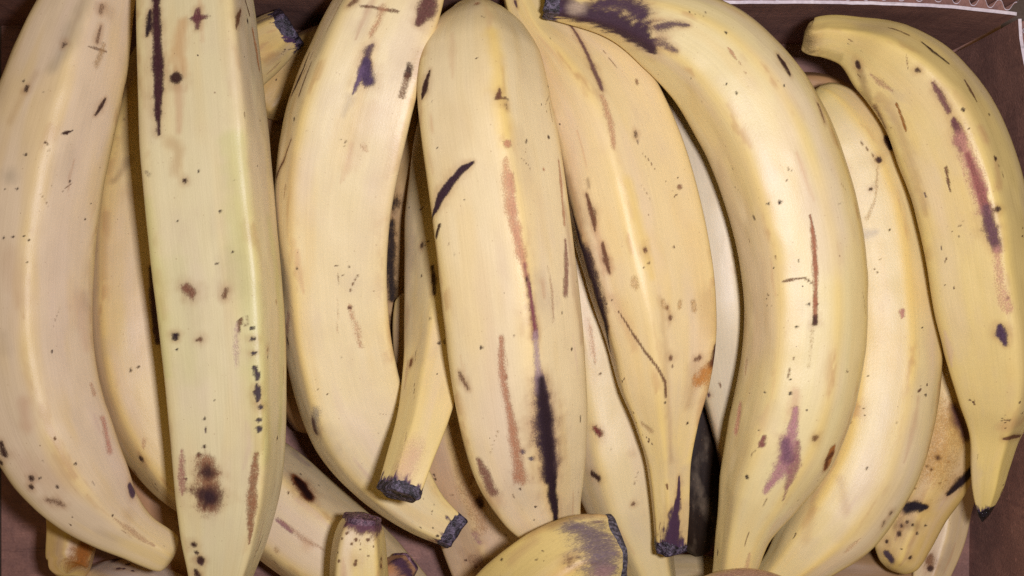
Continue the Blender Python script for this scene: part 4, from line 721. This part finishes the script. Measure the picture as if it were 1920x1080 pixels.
def peel_material():
    m = NT('plantain_peel')
    uv = m.node('ShaderNodeAttribute', attribute_name='strand').outputs['Vector']     # cm along, cm around
    base = m.node('ShaderNodeAttribute', attribute_name='peel_colour')
    stain_shade = m.node('ShaderNodeAttribute', attribute_name='stain_shade')
    # fibres running lengthwise
    fib = m.noise(m.scaled(uv, (0.22, 9.0, 1)), 1.0, 4, 0.6)
    fib2 = m.noise(m.scaled(uv, (0.5, 30.0, 1)), 1.0, 2, 0.5)
    blot = m.noise(m.scaled(uv, (0.5, 0.9, 1)), 1.0, 4, 0.6)
    grain = m.noise(uv, 22.0, 2, 0.6)
    v = m.math('ADD', m.math('MULTIPLY', m.math('SUBTRACT', fib, 0.5), 0.10), m.math('MULTIPLY', m.math('SUBTRACT', fib2, 0.5), 0.13))
    v = m.math('ADD', v, m.math('MULTIPLY', m.math('SUBTRACT', grain, 0.5), 0.2))
    v = m.math('ADD', v, 1.0)
    hsv = m.node('ShaderNodeHueSaturation')
    m.link(base.outputs['Color'], hsv.inputs['Color']); m.link(v, hsv.inputs['Value'])
    col = hsv.outputs[0]
    col = m.mix(m.math('MULTIPLY', m.ramp(blot, 0.5, 0.75), 0.2), col, L4((202, 176, 142)), 'MIX')
    # tiny lenticels and specks
    for sc, dens, rad, cc, am in ((1.15, 0.88, 0.075, (70, 48, 40), 0.85), (2.6, 0.86, 0.11, (120, 86, 60), 0.6), (7.0, 0.80, 0.22, (150, 112, 76), 0.35)):
        vo = m.node('ShaderNodeTexVoronoi'); vo.inputs['Scale'].default_value = sc
        jit = m.node('ShaderNodeVectorMath', operation='ADD')
        nz = m.noise(uv, 9.0, 2, 0.5, out=1)
        nzs = m.node('ShaderNodeVectorMath', operation='SCALE'); nzs.inputs['Scale'].default_value = 0.07 / sc
        m.link(nz, nzs.inputs[0]); m.link(uv, jit.inputs[0]); m.link(nzs.outputs[0], jit.inputs[1])
        m.link(jit.outputs[0], vo.inputs['Vector'])
        sp = m.node('ShaderNodeSeparateColor'); m.link(vo.outputs['Color'], sp.inputs[0])
        on = m.math('GREATER_THAN', sp.outputs[0], dens)
        size = m.math('MULTIPLY', m.math('ADD', m.math('MULTIPLY', sp.outputs[1], sp.outputs[1]), 0.25), rad)
        d = m.math('SUBTRACT', 1.0, m.math('DIVIDE', vo.outputs['Distance'], size))
        dot = m.math('MULTIPLY', m.ramp(d, 0.0, 0.5), on)
        col = m.mix(m.math('MULTIPLY', dot, am), col, L4(cc))
    # bruises, scars and scabs: vertex painted shapes, a few of them shade, broken up by fine noise
    br = m.math('ADD', m.math('MULTIPLY', m.noise(m.scaled(uv, (9.0, 15.0, 1)), 1.0, 3, 0.6), 0.5), m.math('MULTIPLY', m.noise(uv, 34.0, 2, 0.6), 0.5))
    al = m.math('ADD', stain_shade.outputs['Alpha'], m.math('MULTIPLY', m.math('SUBTRACT', br, 0.5), 1.1))
    al = m.math('MULTIPLY', m.ramp(al, 0.05, 0.95), m.ramp(stain_shade.outputs['Alpha'], 0.0, 0.15))
    stp = m.noise(m.scaled(uv, (16.0, 20.0, 1)), 1.0, 3, 0.7)
    stip = m.ramp(m.math('ADD', stain_shade.outputs['Alpha'], m.math('MULTIPLY', m.math('SUBTRACT', stp, 0.5), 2.2)), 0.38, 0.62)
    stip = m.math('MULTIPLY', stip, m.ramp(stain_shade.outputs['Alpha'], 0.02, 0.22))
    al = m.math('ADD', m.math('MULTIPLY', al, 0.68), m.math('MULTIPLY', stip, 0.32))
    sv = m.node('ShaderNodeHueSaturation'); m.link(stain_shade.outputs['Color'], sv.inputs['Color'])
    m.link(m.math('ADD', m.math('MULTIPLY', m.math('ADD', br, m.math('SUBTRACT', 0.5, stp)), 1.5), 0.25), sv.inputs['Value'])
    col = m.mix(al, col, sv.outputs[0])
    m.link(col, m.b.inputs['Base Color'])
    ro = m.math('ADD', 0.53, m.math('MULTIPLY', m.math('SUBTRACT', blot, 0.5), 0.25))
    m.link(m.math('ADD', ro, m.math('MULTIPLY', al, 0.05)), m.b.inputs['Roughness'])
    lum = m.node('ShaderNodeRGBToBW'); m.link(col, lum.inputs[0])
    m.link(m.math('ADD', 0.12, m.math('MULTIPLY', lum.outputs[0], 0.42)), m.b.inputs['Specular IOR Level'])
    m.b.inputs['Coat Weight'].default_value = 0.34
    m.b.inputs['Coat Roughness'].default_value = 0.37
    # relief: fibres, pebbled skin, sunken scars
    peb = m.noise(m.scaled(uv, (1.0, 1.5, 1)), 20.0, 3, 0.6)
    h = m.math('ADD', m.math('MULTIPLY', fib, 0.4), m.math('MULTIPLY', peb, 0.34))
    h = m.math('SUBTRACT', h, m.math('MULTIPLY', al, m.math('ADD', 0.7, m.math('MULTIPLY', stp, 1.2))))
    bp = m.node('ShaderNodeBump'); bp.inputs['Strength'].default_value = 0.5; bp.inputs['Distance'].default_value = 0.00035
    m.link(h, bp.inputs['Height']); m.link(bp.outputs[0], m.b.inputs['Normal']); 
    pb2 = m.noise(m.scaled(uv, (0.8, 1.4, 1)), 17.0, 3, 0.65)
    b2 = m.node('ShaderNodeBump'); b2.inputs['Strength'].default_value = 0.26; b2.inputs['Distance'].default_value = 0.00045
    m.link(pb2, b2.inputs['Height']); m.link(b2.outputs[0], m.b.inputs['Coat Normal'])
    m.link(m.math('MULTIPLY', m.math('SUBTRACT', 1.0, m.math('MULTIPLY', al, 0.85)), m.math('MULTIPLY', m.ramp(lum.outputs[0], 0.04, 0.4), 0.5)), m.b.inputs['Coat Weight'])
    return m.mat

def tip_material(name, dark, light, rough):
    m = NT(name)
    co = m.node('ShaderNodeTexCoord').outputs['Object']
    a = m.noise(co, 900.0, 4, 0.65); b = m.noise(m.scaled(co, (300, 300, 1400)), 1.0, 3, 0.6)
    f = m.math('MULTIPLY', a, b)
    m.link(m.mix(m.ramp(f, 0.16, 0.46), L4(dark), L4(light)), m.b.inputs['Base Color'])
    m.b.inputs['Roughness'].default_value = rough
    bp = m.node('ShaderNodeBump'); bp.inputs['Strength'].default_value = 0.9; bp.inputs['Distance'].default_value = 0.0008
    m.link(a, bp.inputs['Height']); m.link(bp.outputs[0], m.b.inputs['Normal'])
    return m.mat

def card_material(name, c0, c1, c2, rough=0.62):
    m = NT(name)
    co = m.node('ShaderNodeTexCoord').outputs['Object']
    a = m.noise(co, 60.0, 5, 0.65)
    b = m.noise(m.scaled(co, (420, 420, 26)), 1.0, 3, 0.6)
    g = m.noise(co, 900.0, 2, 0.6)
    rot = m.node('ShaderNodeMapping'); rot.inputs['Rotation'].default_value = (0.7, 0.7, 0.5); rot.inputs['Scale'].default_value = (25, 420, 420)
    m.link(co, rot.inputs['Vector']); sc2 = m.noise(rot.outputs[0], 1.0, 3, 0.6)
    col = m.mix(m.ramp(a, 0.35, 0.68), L4(c0), L4(c1))
    col = m.mix(m.math('MULTIPLY', m.ramp(b, 0.5, 0.75), 0.45), col, L4(c2))
    col = m.mix(m.math('MULTIPLY', m.ramp(sc2, 0.6, 0.72), 0.35), col, L4(tuple(min(int(v * 1.35), 255) for v in c1)))
    col = m.mix(m.math('MULTIPLY', m.ramp(sc2, 0.42, 0.3), 0.35), col, L4(tuple(int(v * 0.7) for v in c2)))
    hs = m.node('ShaderNodeHueSaturation'); m.link(col, hs.inputs['Color'])
    m.link(m.math('ADD', 0.75, m.math('MULTIPLY', g, 0.5)), hs.inputs['Value'])
    m.link(hs.outputs[0], m.b.inputs['Base Color'])
    m.b.inputs['Roughness'].default_value = rough
    m.b.inputs['Specular IOR Level'].default_value = 0.35
    bp = m.node('ShaderNodeBump'); bp.inputs['Strength'].default_value = 0.5; bp.inputs['Distance'].default_value = 0.0004
    m.link(m.math('ADD', b, g), bp.inputs['Height']); m.link(bp.outputs[0], m.b.inputs['Normal'])
    return m.mat

PEEL = peel_material()
TIP = {
    'dark': tip_material('dried_stem_end', (22, 16, 22), (122, 108, 128), 0.4),
    'purple': tip_material('purple_stem_end', (58, 32, 48), (158, 118, 130), 0.42),
    'slate': tip_material('slate_stem_end', (44, 38, 44), (122, 112, 120), 0.5),
    'pale': tip_material('pale_stem_end', (96, 70, 36), (190, 158, 88), 0.6),
    'nub': tip_material('black_glossy_nub', (14, 12, 18), (40, 34, 46), 0.16),
}
CARD = card_material('kraft_cardboard', (134, 98, 86), (156, 114, 98), (108, 76, 72))
RAW = card_material('torn_cardboard_edge', (206, 192, 196), (226, 214, 214), (190, 172, 172), 0.8)
FLUTE = card_material('fluting_paper', (196, 182, 190), (216, 204, 208), (176, 160, 168), 0.8)
TABLE = card_material('table_laminate', (84, 70, 62), (96, 80, 70), (72, 60, 56))

# ---------------------------------------------------------------- mesh helpers
def mesh_from(name, V, faces, mats, smooth_shade=True, mat_idx=None):
    me = bpy.data.meshes.new(name)
    me.from_pydata([tuple(v) for v in V], [], faces)
    for mm in mats: me.materials.append(mm)
    if mat_idx is not None: me.polygons.foreach_set('material_index', mat_idx)
    me.polygons.foreach_set('use_smooth', [smooth_shade] * len(me.polygons))
    me.update()
    return me

def link(name, data, parent=None):
    o = bpy.data.objects.new(name, data)
    COL.objects.link(o)
    if parent: o.parent = parent
    return o

def wear(d, s, seed):
    """small everyday wear: smears, scratches, rubbed patches, speck clusters, scabs"""
    g = np.random.RandomState(100 + seed); out = []
    for _ in range(d['wear']):
        t = g.rand(); a = g.uniform(.05, .95) * s[-1]; q = g.uniform(.02, .98) * np.pi
        if t < .22:
            L = g.uniform(.6, 2.4); w = g.uniform(.04, .16)
            c = [(196, 150, 108), (206, 166, 120), (176, 132, 98), (200, 168, 150)][g.randint(4)]
            out.append((c, g.uniform(.25, .6), .8, .9, [(a, q, w * .4), (a + L * .5, q + g.uniform(-.04, .04), w), (a + L, q + g.uniform(-.06, .06), w * .3)]))
        elif t < .40:
            L = g.uniform(.2, .9); e = g.uniform(-.2, .2)
            out.append(((128, 90, 62), g.uniform(.4, .75), .4, .9, [(a, q, .02), (a + L * .6, q + e * .7, .028), (a + L, q + e, .015)]))
        elif t < .52:
            w = g.uniform(.2, .6)
            out.append(((188, 166, 136), g.uniform(.2, .4), .95, 1.0, [(a, q, w * .6), (a + w * 1.5, q, w)]))
        elif t < .70:
            for _ in range(g.randint(3, 8)):
                out.append(((104, 72, 52), g.uniform(.6, .95), .3, .4, [(a + g.normal(0, .22), q + g.normal(0, .07), g.uniform(.02, .05))]))
        else:
            w = .025 + .085 * g.rand() ** 3
            out.append((((70, 46, 38), (120, 78, 50), (92, 66, 66))[g.randint(3)], g.uniform(.4, .9), .5, .6,
                        [(a, q, w), (a + g.uniform(0, .2), q + g.uniform(-.03, .03), w * g.uniform(.4, 1))]))
    return out

def stains_shade(d, marks, s, th, R, seed, tips=True):
    """composite painted shade and the listed bruises and scars over the peel: colour (linear) and coverage"""
    ns, na = len(s), len(th)
    colr = np.zeros((ns, na, 3)); cov = np.zeros((ns, na))
    S = np.repeat(s[:, None], na, 1); A = np.repeat(th[None, :], ns, 0) * np.maximum(R, 0.5)[:, None]
    nz = 0.6 * (fnoise(S * 3.5, A * 6.0 + 50, seed + 31, 4) - 0.5) + 0.55 * (fnoise(S * 1.2, A * 9.0 + 90, seed + 33, 3) - 0.5)
    wv = fnoise(S * 2.6, A * 1.5 + 10, seed + 41, 3)
    for rgb, a, soft, n, pts in marks:
        P = np.array(pts, float)
        wmax = P[:, 2].max() * (1 + soft) + 0.25
        i0 = max(np.searchsorted(s, P[:, 0].min() - wmax) - 1, 0); i1 = min(np.searchsorted(s, P[:, 0].max() + wmax) + 1, ns)
        if i1 - i0 < 1: continue
        ss = S[i0:i1]; Rl = np.maximum(R[i0:i1], 0.5)[:, None]
        best = np.full(ss.shape, 9.0)
        if len(P) == 1: P = np.vstack([P, P + [1e-3, 0, 0]])
        for q in range(len(P) - 1):
            a0, a1 = P[q], P[q + 1]
            ux = a1[0] - a0[0]; uy = (a1[1] - a0[1]) * Rl
            px = ss - a0[0]; py = (th[None, :] - a0[1]) * Rl
            t = np.clip((px * ux + py * uy) / (ux * ux + uy * uy + 1e-9), 0, 1)
            w = np.maximum((a0[2] + (a1[2] - a0[2]) * t) * (0.62 + 0.76 * wv[i0:i1]), 0.018)
            best = np.minimum(best, np.hypot(px - t * ux, py - t * uy) / w)
        f = best + nz[i0:i1] * n * 1.5
        sf = min(0.15 + soft * 1.1, 0.98)
        al = a * (1 - smooth(1 - sf, 1 + sf, f))
        c0 = cov[i0:i1]; out = al + c0 * (1 - al)
        k = np.where(out > 1e-5, al / np.maximum(out, 1e-5), 0)[..., None]
        colr[i0:i1] = colr[i0:i1] * (1 - k) + srgb(rgb) * k
        cov[i0:i1] = out
    for t, dist in ((d.get('tip0'), s), (d.get('tip1'), s[-1] - s)):
        if not tips or t not in ('dark', 'nub'): continue
        al = 0.95 * (1 - smooth(0.12, 0.55, dist[:, None] + 1.3 * nz))
        c0 = cov; cov = al + c0 * (1 - al)
        k = np.where(cov > 1e-5, al / np.maximum(cov, 1e-5), 0)[..., None]
        colr = colr * (1 - k) + srgb((78, 56, 82)) * k
    return colr, cov

def peel_colours(d, s, th, R, ridge, seed):
    ns, na = len(s), len(th)
    S = np.repeat(s[:, None], na, 1); A = np.repeat(th[None, :], ns, 0)
    base = np.ones((ns, na, 3)) * srgb(d['tint'])
    def blend(w, c):
        nonlocal base
        base = base * (1 - w[..., None]) + srgb(c) * w[..., None]
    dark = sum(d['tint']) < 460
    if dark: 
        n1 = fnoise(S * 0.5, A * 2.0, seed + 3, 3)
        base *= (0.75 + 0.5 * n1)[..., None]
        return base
    y = d.get('yel', 0.2)
    n1 = fnoise(S * 0.22, A * 2.4 + 9, seed + 3, 3); n2 = fnoise(S * 0.18 + 40, A * 1.6, seed + 4, 3)
    n3 = fnoise(S * 0.6, A * 3.0 + 33, seed + 6, 3)
    blend(np.clip(smooth(0.45, 0.75, n1) * (0.15 + y * 0.7), 0, 0.6), (220, 188, 118))
    blend(smooth(0.45, 0.85, n2) * 0.35, (216, 190, 176))
    blend(smooth(0.5, 0.9, n3) * 0.25, (202, 180, 150))
    blend(np.clip(ridge * (0.25 + y) * 1.0, 0, 0.85), (226, 194, 108))
    blend(ridge * smooth(0.58, 0.72, fnoise(S * 0.8, A * 6 + 3, seed + 8, 4)) * 0.5, (176, 128, 86))
    g = d.get('green', 0.0)
    if g: blend(np.clip(g * (0.35 * smooth(0.3, 0.7, n2) + 0.6 * ridge + 0.5 * np.abs(np.cos(A)) ** 3), 0, 0.85), (196, 192, 122))
    nk = smooth(0.35, 0.75, 1 - R / R.max())[:, None] * np.ones((1, na))
    blend(nk * 0.45, (224, 196, 108))
    return base

def stem_tip(V, C, T, s, R, style, at_end, seed):
    """dried cut end: a ragged collar round the stem and a sunken fibrous face"""
    rs = np.random.RandomState(seed)
    if not at_end: V = V[::-1]; C = C[::-1]; T = -T[::-1]; sd = s[-1] - s[::-1]
    else: sd = s
    step = max(V.shape[1] // 48, 1)
    V = V[:, ::step]; na = V.shape[1]
    Lc = {'dark': 0.32, 'purple': 0.09, 'slate': 0.2, 'pale': 0.08, 'nub': 0.3}[style]
    ang = np.linspace(0, 2 * np.pi, na, endpoint=False)
    prof = 0.35 + 1.2 * vnoise(ang * 1.6, 0 * ang + seed, seed) + 0.25 * (vnoise(ang * 7, 0 * ang, seed + 3) - 0.5)
    S1 = sd[-1]; verts = []; rows = 7
    for k in range(rows):
        f = k / (rows - 1)
        ring = np.zeros((na, 3))
        for j in range(na):
            q = S1 - Lc * prof[j] * (1 - f)
            i = np.searchsorted(sd, q); i = min(max(i, 1), len(sd) - 1)
            u = (q - sd[i - 1]) / (sd[i] - sd[i - 1])
            v = V[i - 1, j] * (1 - u) + V[i, j] * u; c = C[i - 1] * (1 - u) + C[i] * u
            sw = 1.004 + 0.035 * math.sin(min(f * 2.2, 1.5)) + (rs.rand() - 0.5) * 0.03
            ring[j] = c + (v - c) * sw + T[-1] * (0.10 * f)
        verts.append(ring)
    last = verts[-1]; cen = last.mean(0)
    for k, (f, dz) in enumerate(((0.93, 0.05), (0.8, 0.02), (0.6, 0.0), (0.38, 0.02), (0.16, 0.0))):
        j = np.arange(na)
        nzv = vnoise(ang * 3, 0 * ang + k, seed + 9) - 0.5
        amp = 0.0 if style == 'nub' else 1.0
        bulge = 0.25 * (1 - f) if style == 'nub' else (0.10 * (1 - f * f) if style == 'purple' else 0)
        verts.append(cen + (last - cen) * f + T[-1] * ((dz + nzv * 0.10)[:, None] * amp * min(R.max() / 2.2, 1) + bulge))
    Vt = np.concatenate(verts); nr = len(verts)
    faces = []
    for k in range(nr - 1):
        for j in range(na):
            a = k * na + j; b = k * na + (j + 1) % na
            f = (a, b, b + na, a + na)
            faces.append(f if at_end else f[::-1])
    ci = len(Vt); Vt = np.vstack([Vt, cen + T[-1] * (0.25 if style == 'nub' else 0.10 if style == 'purple' else 0.02)])
    for j in range(na):
        f = ((nr - 1) * na + j, (nr - 1) * na + (j + 1) % na, ci)
        faces.append(f if at_end else f[::-1])
    return mesh_from('stem_tip', Vt * CM, faces, [TIP[style]])

def plantain(d):
    ns, na = d['res']
    V, s, th, R, ridge, (C, T, up, side) = skin(d, ns, na)
    seed = d['seed']
    origin = C[len(C) // 2].copy(); origin[2] = V[..., 2].min()
    Vl = V - origin
    n = ns * na
    co = np.vstack([Vl.reshape(-1, 3), (C[0] - origin)[None], (C[-1] - origin)[None]]) * CM
    i = np.arange(ns - 1)[:, None]; j = np.arange(na)[None, :]; j2 = (j + 1) % na
    quads = np.stack([i * na + j, i * na + j2, (i + 1) * na + j2, (i + 1) * na + j], -1).reshape(-1, 4)
    jj = np.arange(na); jn = (jj + 1) % na
    cap0 = np.stack([jn, jj, np.full(na, n)], -1)
    cap1 = np.stack([(ns - 1) * na + jj, (ns - 1) * na + jn, np.full(na, n + 1)], -1)
    loops = np.concatenate([quads.ravel(), cap0.ravel(), cap1.ravel()]).astype(np.int32)
    tot = np.concatenate([np.full(len(quads), 4), np.full(2 * na, 3)]).astype(np.int32)
    start = np.concatenate([[0], np.cumsum(tot)[:-1]]).astype(np.int32)
    me = bpy.data.meshes.new('peel')
    me.vertices.add(n + 2); me.vertices.foreach_set('co', co.astype(np.float32).ravel())
    me.loops.add(len(loops)); me.loops.foreach_set('vertex_index', loops)
    me.polygons.add(len(tot)); me.polygons.foreach_set('loop_start', start)
    me.polygons.foreach_set('use_smooth', np.ones(len(tot), bool))
    me.update(calc_edges=True)
    marks = wear(d, s, seed) + d['marks']
    washes = [q for q in marks if q[1] <= 0.5 and q[2] >= 0.8]        # broad discolouration of the peel itself, with some painted shade
    scars = [q for q in marks if not (q[1] <= 0.5 and q[2] >= 0.8)]  # bruises and other firm marks, a few of them painted shade
    for rgb, a, soft, nn, pts in scars:                                # browned skin round dark bruises
        if sum(rgb) < 270 and max(q[2] for q in pts) > 0.08:
            washes.append(((158, 112, 70), 0.45, 0.95, 0.8, [(q[0], q[1], q[2] * 1.35 + 0.05) for q in pts]))
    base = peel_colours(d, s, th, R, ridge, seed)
    wc, wa = stains_shade(d, washes, s, th, R, seed, False)
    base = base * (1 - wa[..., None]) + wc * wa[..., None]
    sc, cov = stains_shade(d, scars, s, th, R, seed)
    def attr(name, kind, arr, key, fill):
        a = me.attributes.new(name, kind, 'POINT')
        a.data.foreach_set(key, np.concatenate([arr.reshape(n, -1), fill]).astype(np.float32).ravel())
    one = np.ones((ns, na, 1))
    b4 = np.concatenate([base, one], -1); attr('peel_colour', 'FLOAT_COLOR', b4, 'color', b4[[0, -1], 0])
    s4 = np.concatenate([sc, cov[..., None]], -1); attr('stain_shade', 'FLOAT_COLOR', s4, 'color', s4[[0, -1], 0])
    uv = np.stack([np.repeat(s[:, None], na, 1) + seed * 13.7, np.repeat(th[None, :] * R.max(), ns, 0) + seed * 3.1, np.zeros((ns, na)) + seed * 0.77], -1)
    attr('strand', 'FLOAT_VECTOR', uv, 'vector', uv[[0, -1], 0])
    me.materials.append(PEEL)
    tips = [(d.get('tip0'), False), (d.get('tip1'), True)]
    if any(t for t, _ in tips):
        root = link('plantain', None); root.empty_display_size = 0.02
        link('peel', me, root)
        for t, end in tips:
            if t: link('stem_tip', stem_tip(Vl, C - origin, T, s, R, t, end, seed + (5 if end else 2)), root)
    else:
        me.name = 'plantain'
        root = link('plantain', me)
    root.location = tuple(origin * CM)
    root['label'] = d['label']; root['category'] = 'plantain'; root['group'] = 'plantains heaped in the box'
    return root

# ---------------------------------------------------------------- setting and box
def sheet(path, z0, z1, thick, out, name, parent, mats, nz=6):
    """upright board along path (cm), thickness thick towards `out` side; its top face takes the second material"""
    P = np.array(path, float)
    t = np.concatenate([[0], np.cumsum(np.linalg.norm(np.diff(P, axis=0), axis=1))])
    tt = np.linspace(0, t[-1], max(int(t[-1] * 4), 8))
    Q = hermite(t, P, tt)
    D = np.gradient(Q, axis=0); D /= np.linalg.norm(D, axis=1)[:, None]
    Nn = np.stack([D[:, 1], -D[:, 0]], 1) * out
    rag = (fnoise(tt * 2.5, tt * 0, 77, 3) - 0.5)
    n = len(Q); V = []; F = []; MI = []
    for sidei in (0, 1):
        for k in range(nz):
            f = k / (nz - 1)
            z = z0 + (z1 - z0) * f + (rag * 0.12 if k == nz - 1 else 0)
            bow = 0.05 * np.sin(tt * 0.5 + f * 3) * (1 if k < nz - 1 else 0.6)
            X = Q + Nn * (sidei * thick + bow)[:, None] if hasattr(bow, '__len__') else Q
            V.append(np.column_stack([X, z + 0 * tt]))
    V = np.concatenate(V)
    idx = lambda sd, k, i: (sd * nz + k) * n + i
    for i in range(n - 1):
        for k in range(nz - 1):
            F.append((idx(0, k, i), idx(0, k + 1, i), idx(0, k + 1, i + 1), idx(0, k, i + 1))); MI.append(0)
            F.append((idx(1, k, i), idx(1, k, i + 1), idx(1, k + 1, i + 1), idx(1, k + 1, i))); MI.append(0)
        F.append((idx(0, nz - 1, i), idx(1, nz - 1, i), idx(1, nz - 1, i + 1), idx(0, nz - 1, i + 1))); MI.append(1)
        F.append((idx(0, 0, i), idx(0, 0, i + 1), idx(1, 0, i + 1), idx(1, 0, i))); MI.append(0)
    for e in (0, n - 1):
        for k in range(nz - 1):
            F.append((idx(0, k, e), idx(1, k, e), idx(1, k + 1, e), idx(0, k + 1, e))); MI.append(1)
    return link(name, mesh_from(name, V * CM, F, mats, False, MI), parent), (Q, Nn, tt)

def fluting(Q, Nn, tt, z0, z1, off, depth, pitch, parent):
    t = np.arange(0, tt[-1], pitch / 14)
    X = np.stack([np.interp(t, tt, Q[:, i]) for i in range(2)], 1); N2 = np.stack([np.interp(t, tt, Nn[:, i]) for i in range(2)], 1)
    ph = 2 * np.pi * (t / pitch + 0.25 * vnoise(t * 0.6, 0 * t, 4))
    wob = 0.5 + 0.46 * np.sin(ph) + 0.04 * np.sin(3 * ph)
    thick = 0.035
    V = []
    for sd in (0, 1):
        for z in (z0, z1):
            w = X + N2 * (off + depth * wob + (sd - 0.5) * thick)[:, None]
            zz = z + (0.10 * (vnoise(t * 3, 0 * t, 8) - 0.7) if z == z1 else 0 * t)
            V.append(np.column_stack([w, zz + 0 * t]))
    n = len(t); V = np.concatenate(V); F = []; MI = []
    for i in range(n - 1):
        a, b, c, d2 = i, n + i, 2 * n + i, 3 * n + i
        F += [(a, a + 1, b + 1, b), (c, d2, d2 + 1, c + 1), (b, b + 1, d2 + 1, d2)]; MI += [0, 0, 1]
    return link('fluting', mesh_from('fluting', V * CM, F, [CARD, FLUTE], True, MI), parent)

def box():
    root = link('cardboard_box', None)
    root['label'] = 'open brown corrugated cardboard box holding all the plantains'; root['category'] = 'cardboard box'
    RIM = BOX['rim']
    fv = [(-23.5, -21, 0), (22.5, -21, 0), (22.5, 13, 0), (-23.5, 13, 0), (-23.5, -21, -0.4), (22.5, -21, -0.4), (22.5, 13, -0.4), (-23.5, 13, -0.4)]
    ff = [(0, 1, 2, 3), (7, 6, 5, 4), (0, 4, 5, 1), (1, 5, 6, 2), (2, 6, 7, 3), (3, 7, 4, 0)]
    link('base_panel', mesh_from('base_panel', np.array(fv) * CM, ff, [CARD], False), root)
    for path, out in BOX['walls']:
        inner, (Q, Nn, tt) = sheet(path, 0.03, RIM, 0.13, out, 'side_panel', root, [CARD, RAW])
        fluting(Q, Nn, tt, 0.05, RIM - 0.03, 0.16, 0.42, 0.70, inner)
        outer, _ = sheet([tuple(np.array(q)) for q in (Q + Nn * 0.62)[::8]] + [tuple((Q + Nn * 0.62)[-1])], 0.03, RIM + 0.02, 0.08, out, 'outer_liner', inner, [CARD, RAW])
    return root

tv = [(-60, -50, -0.42), (60, -50, -0.42), (60, 50, -0.42), (-60, 50, -0.42)]
tb = link('table_top', mesh_from('table_top', np.array(tv) * CM, [(0, 1, 2, 3)], [TABLE], False))
tb['kind'] = 'structure'
box()
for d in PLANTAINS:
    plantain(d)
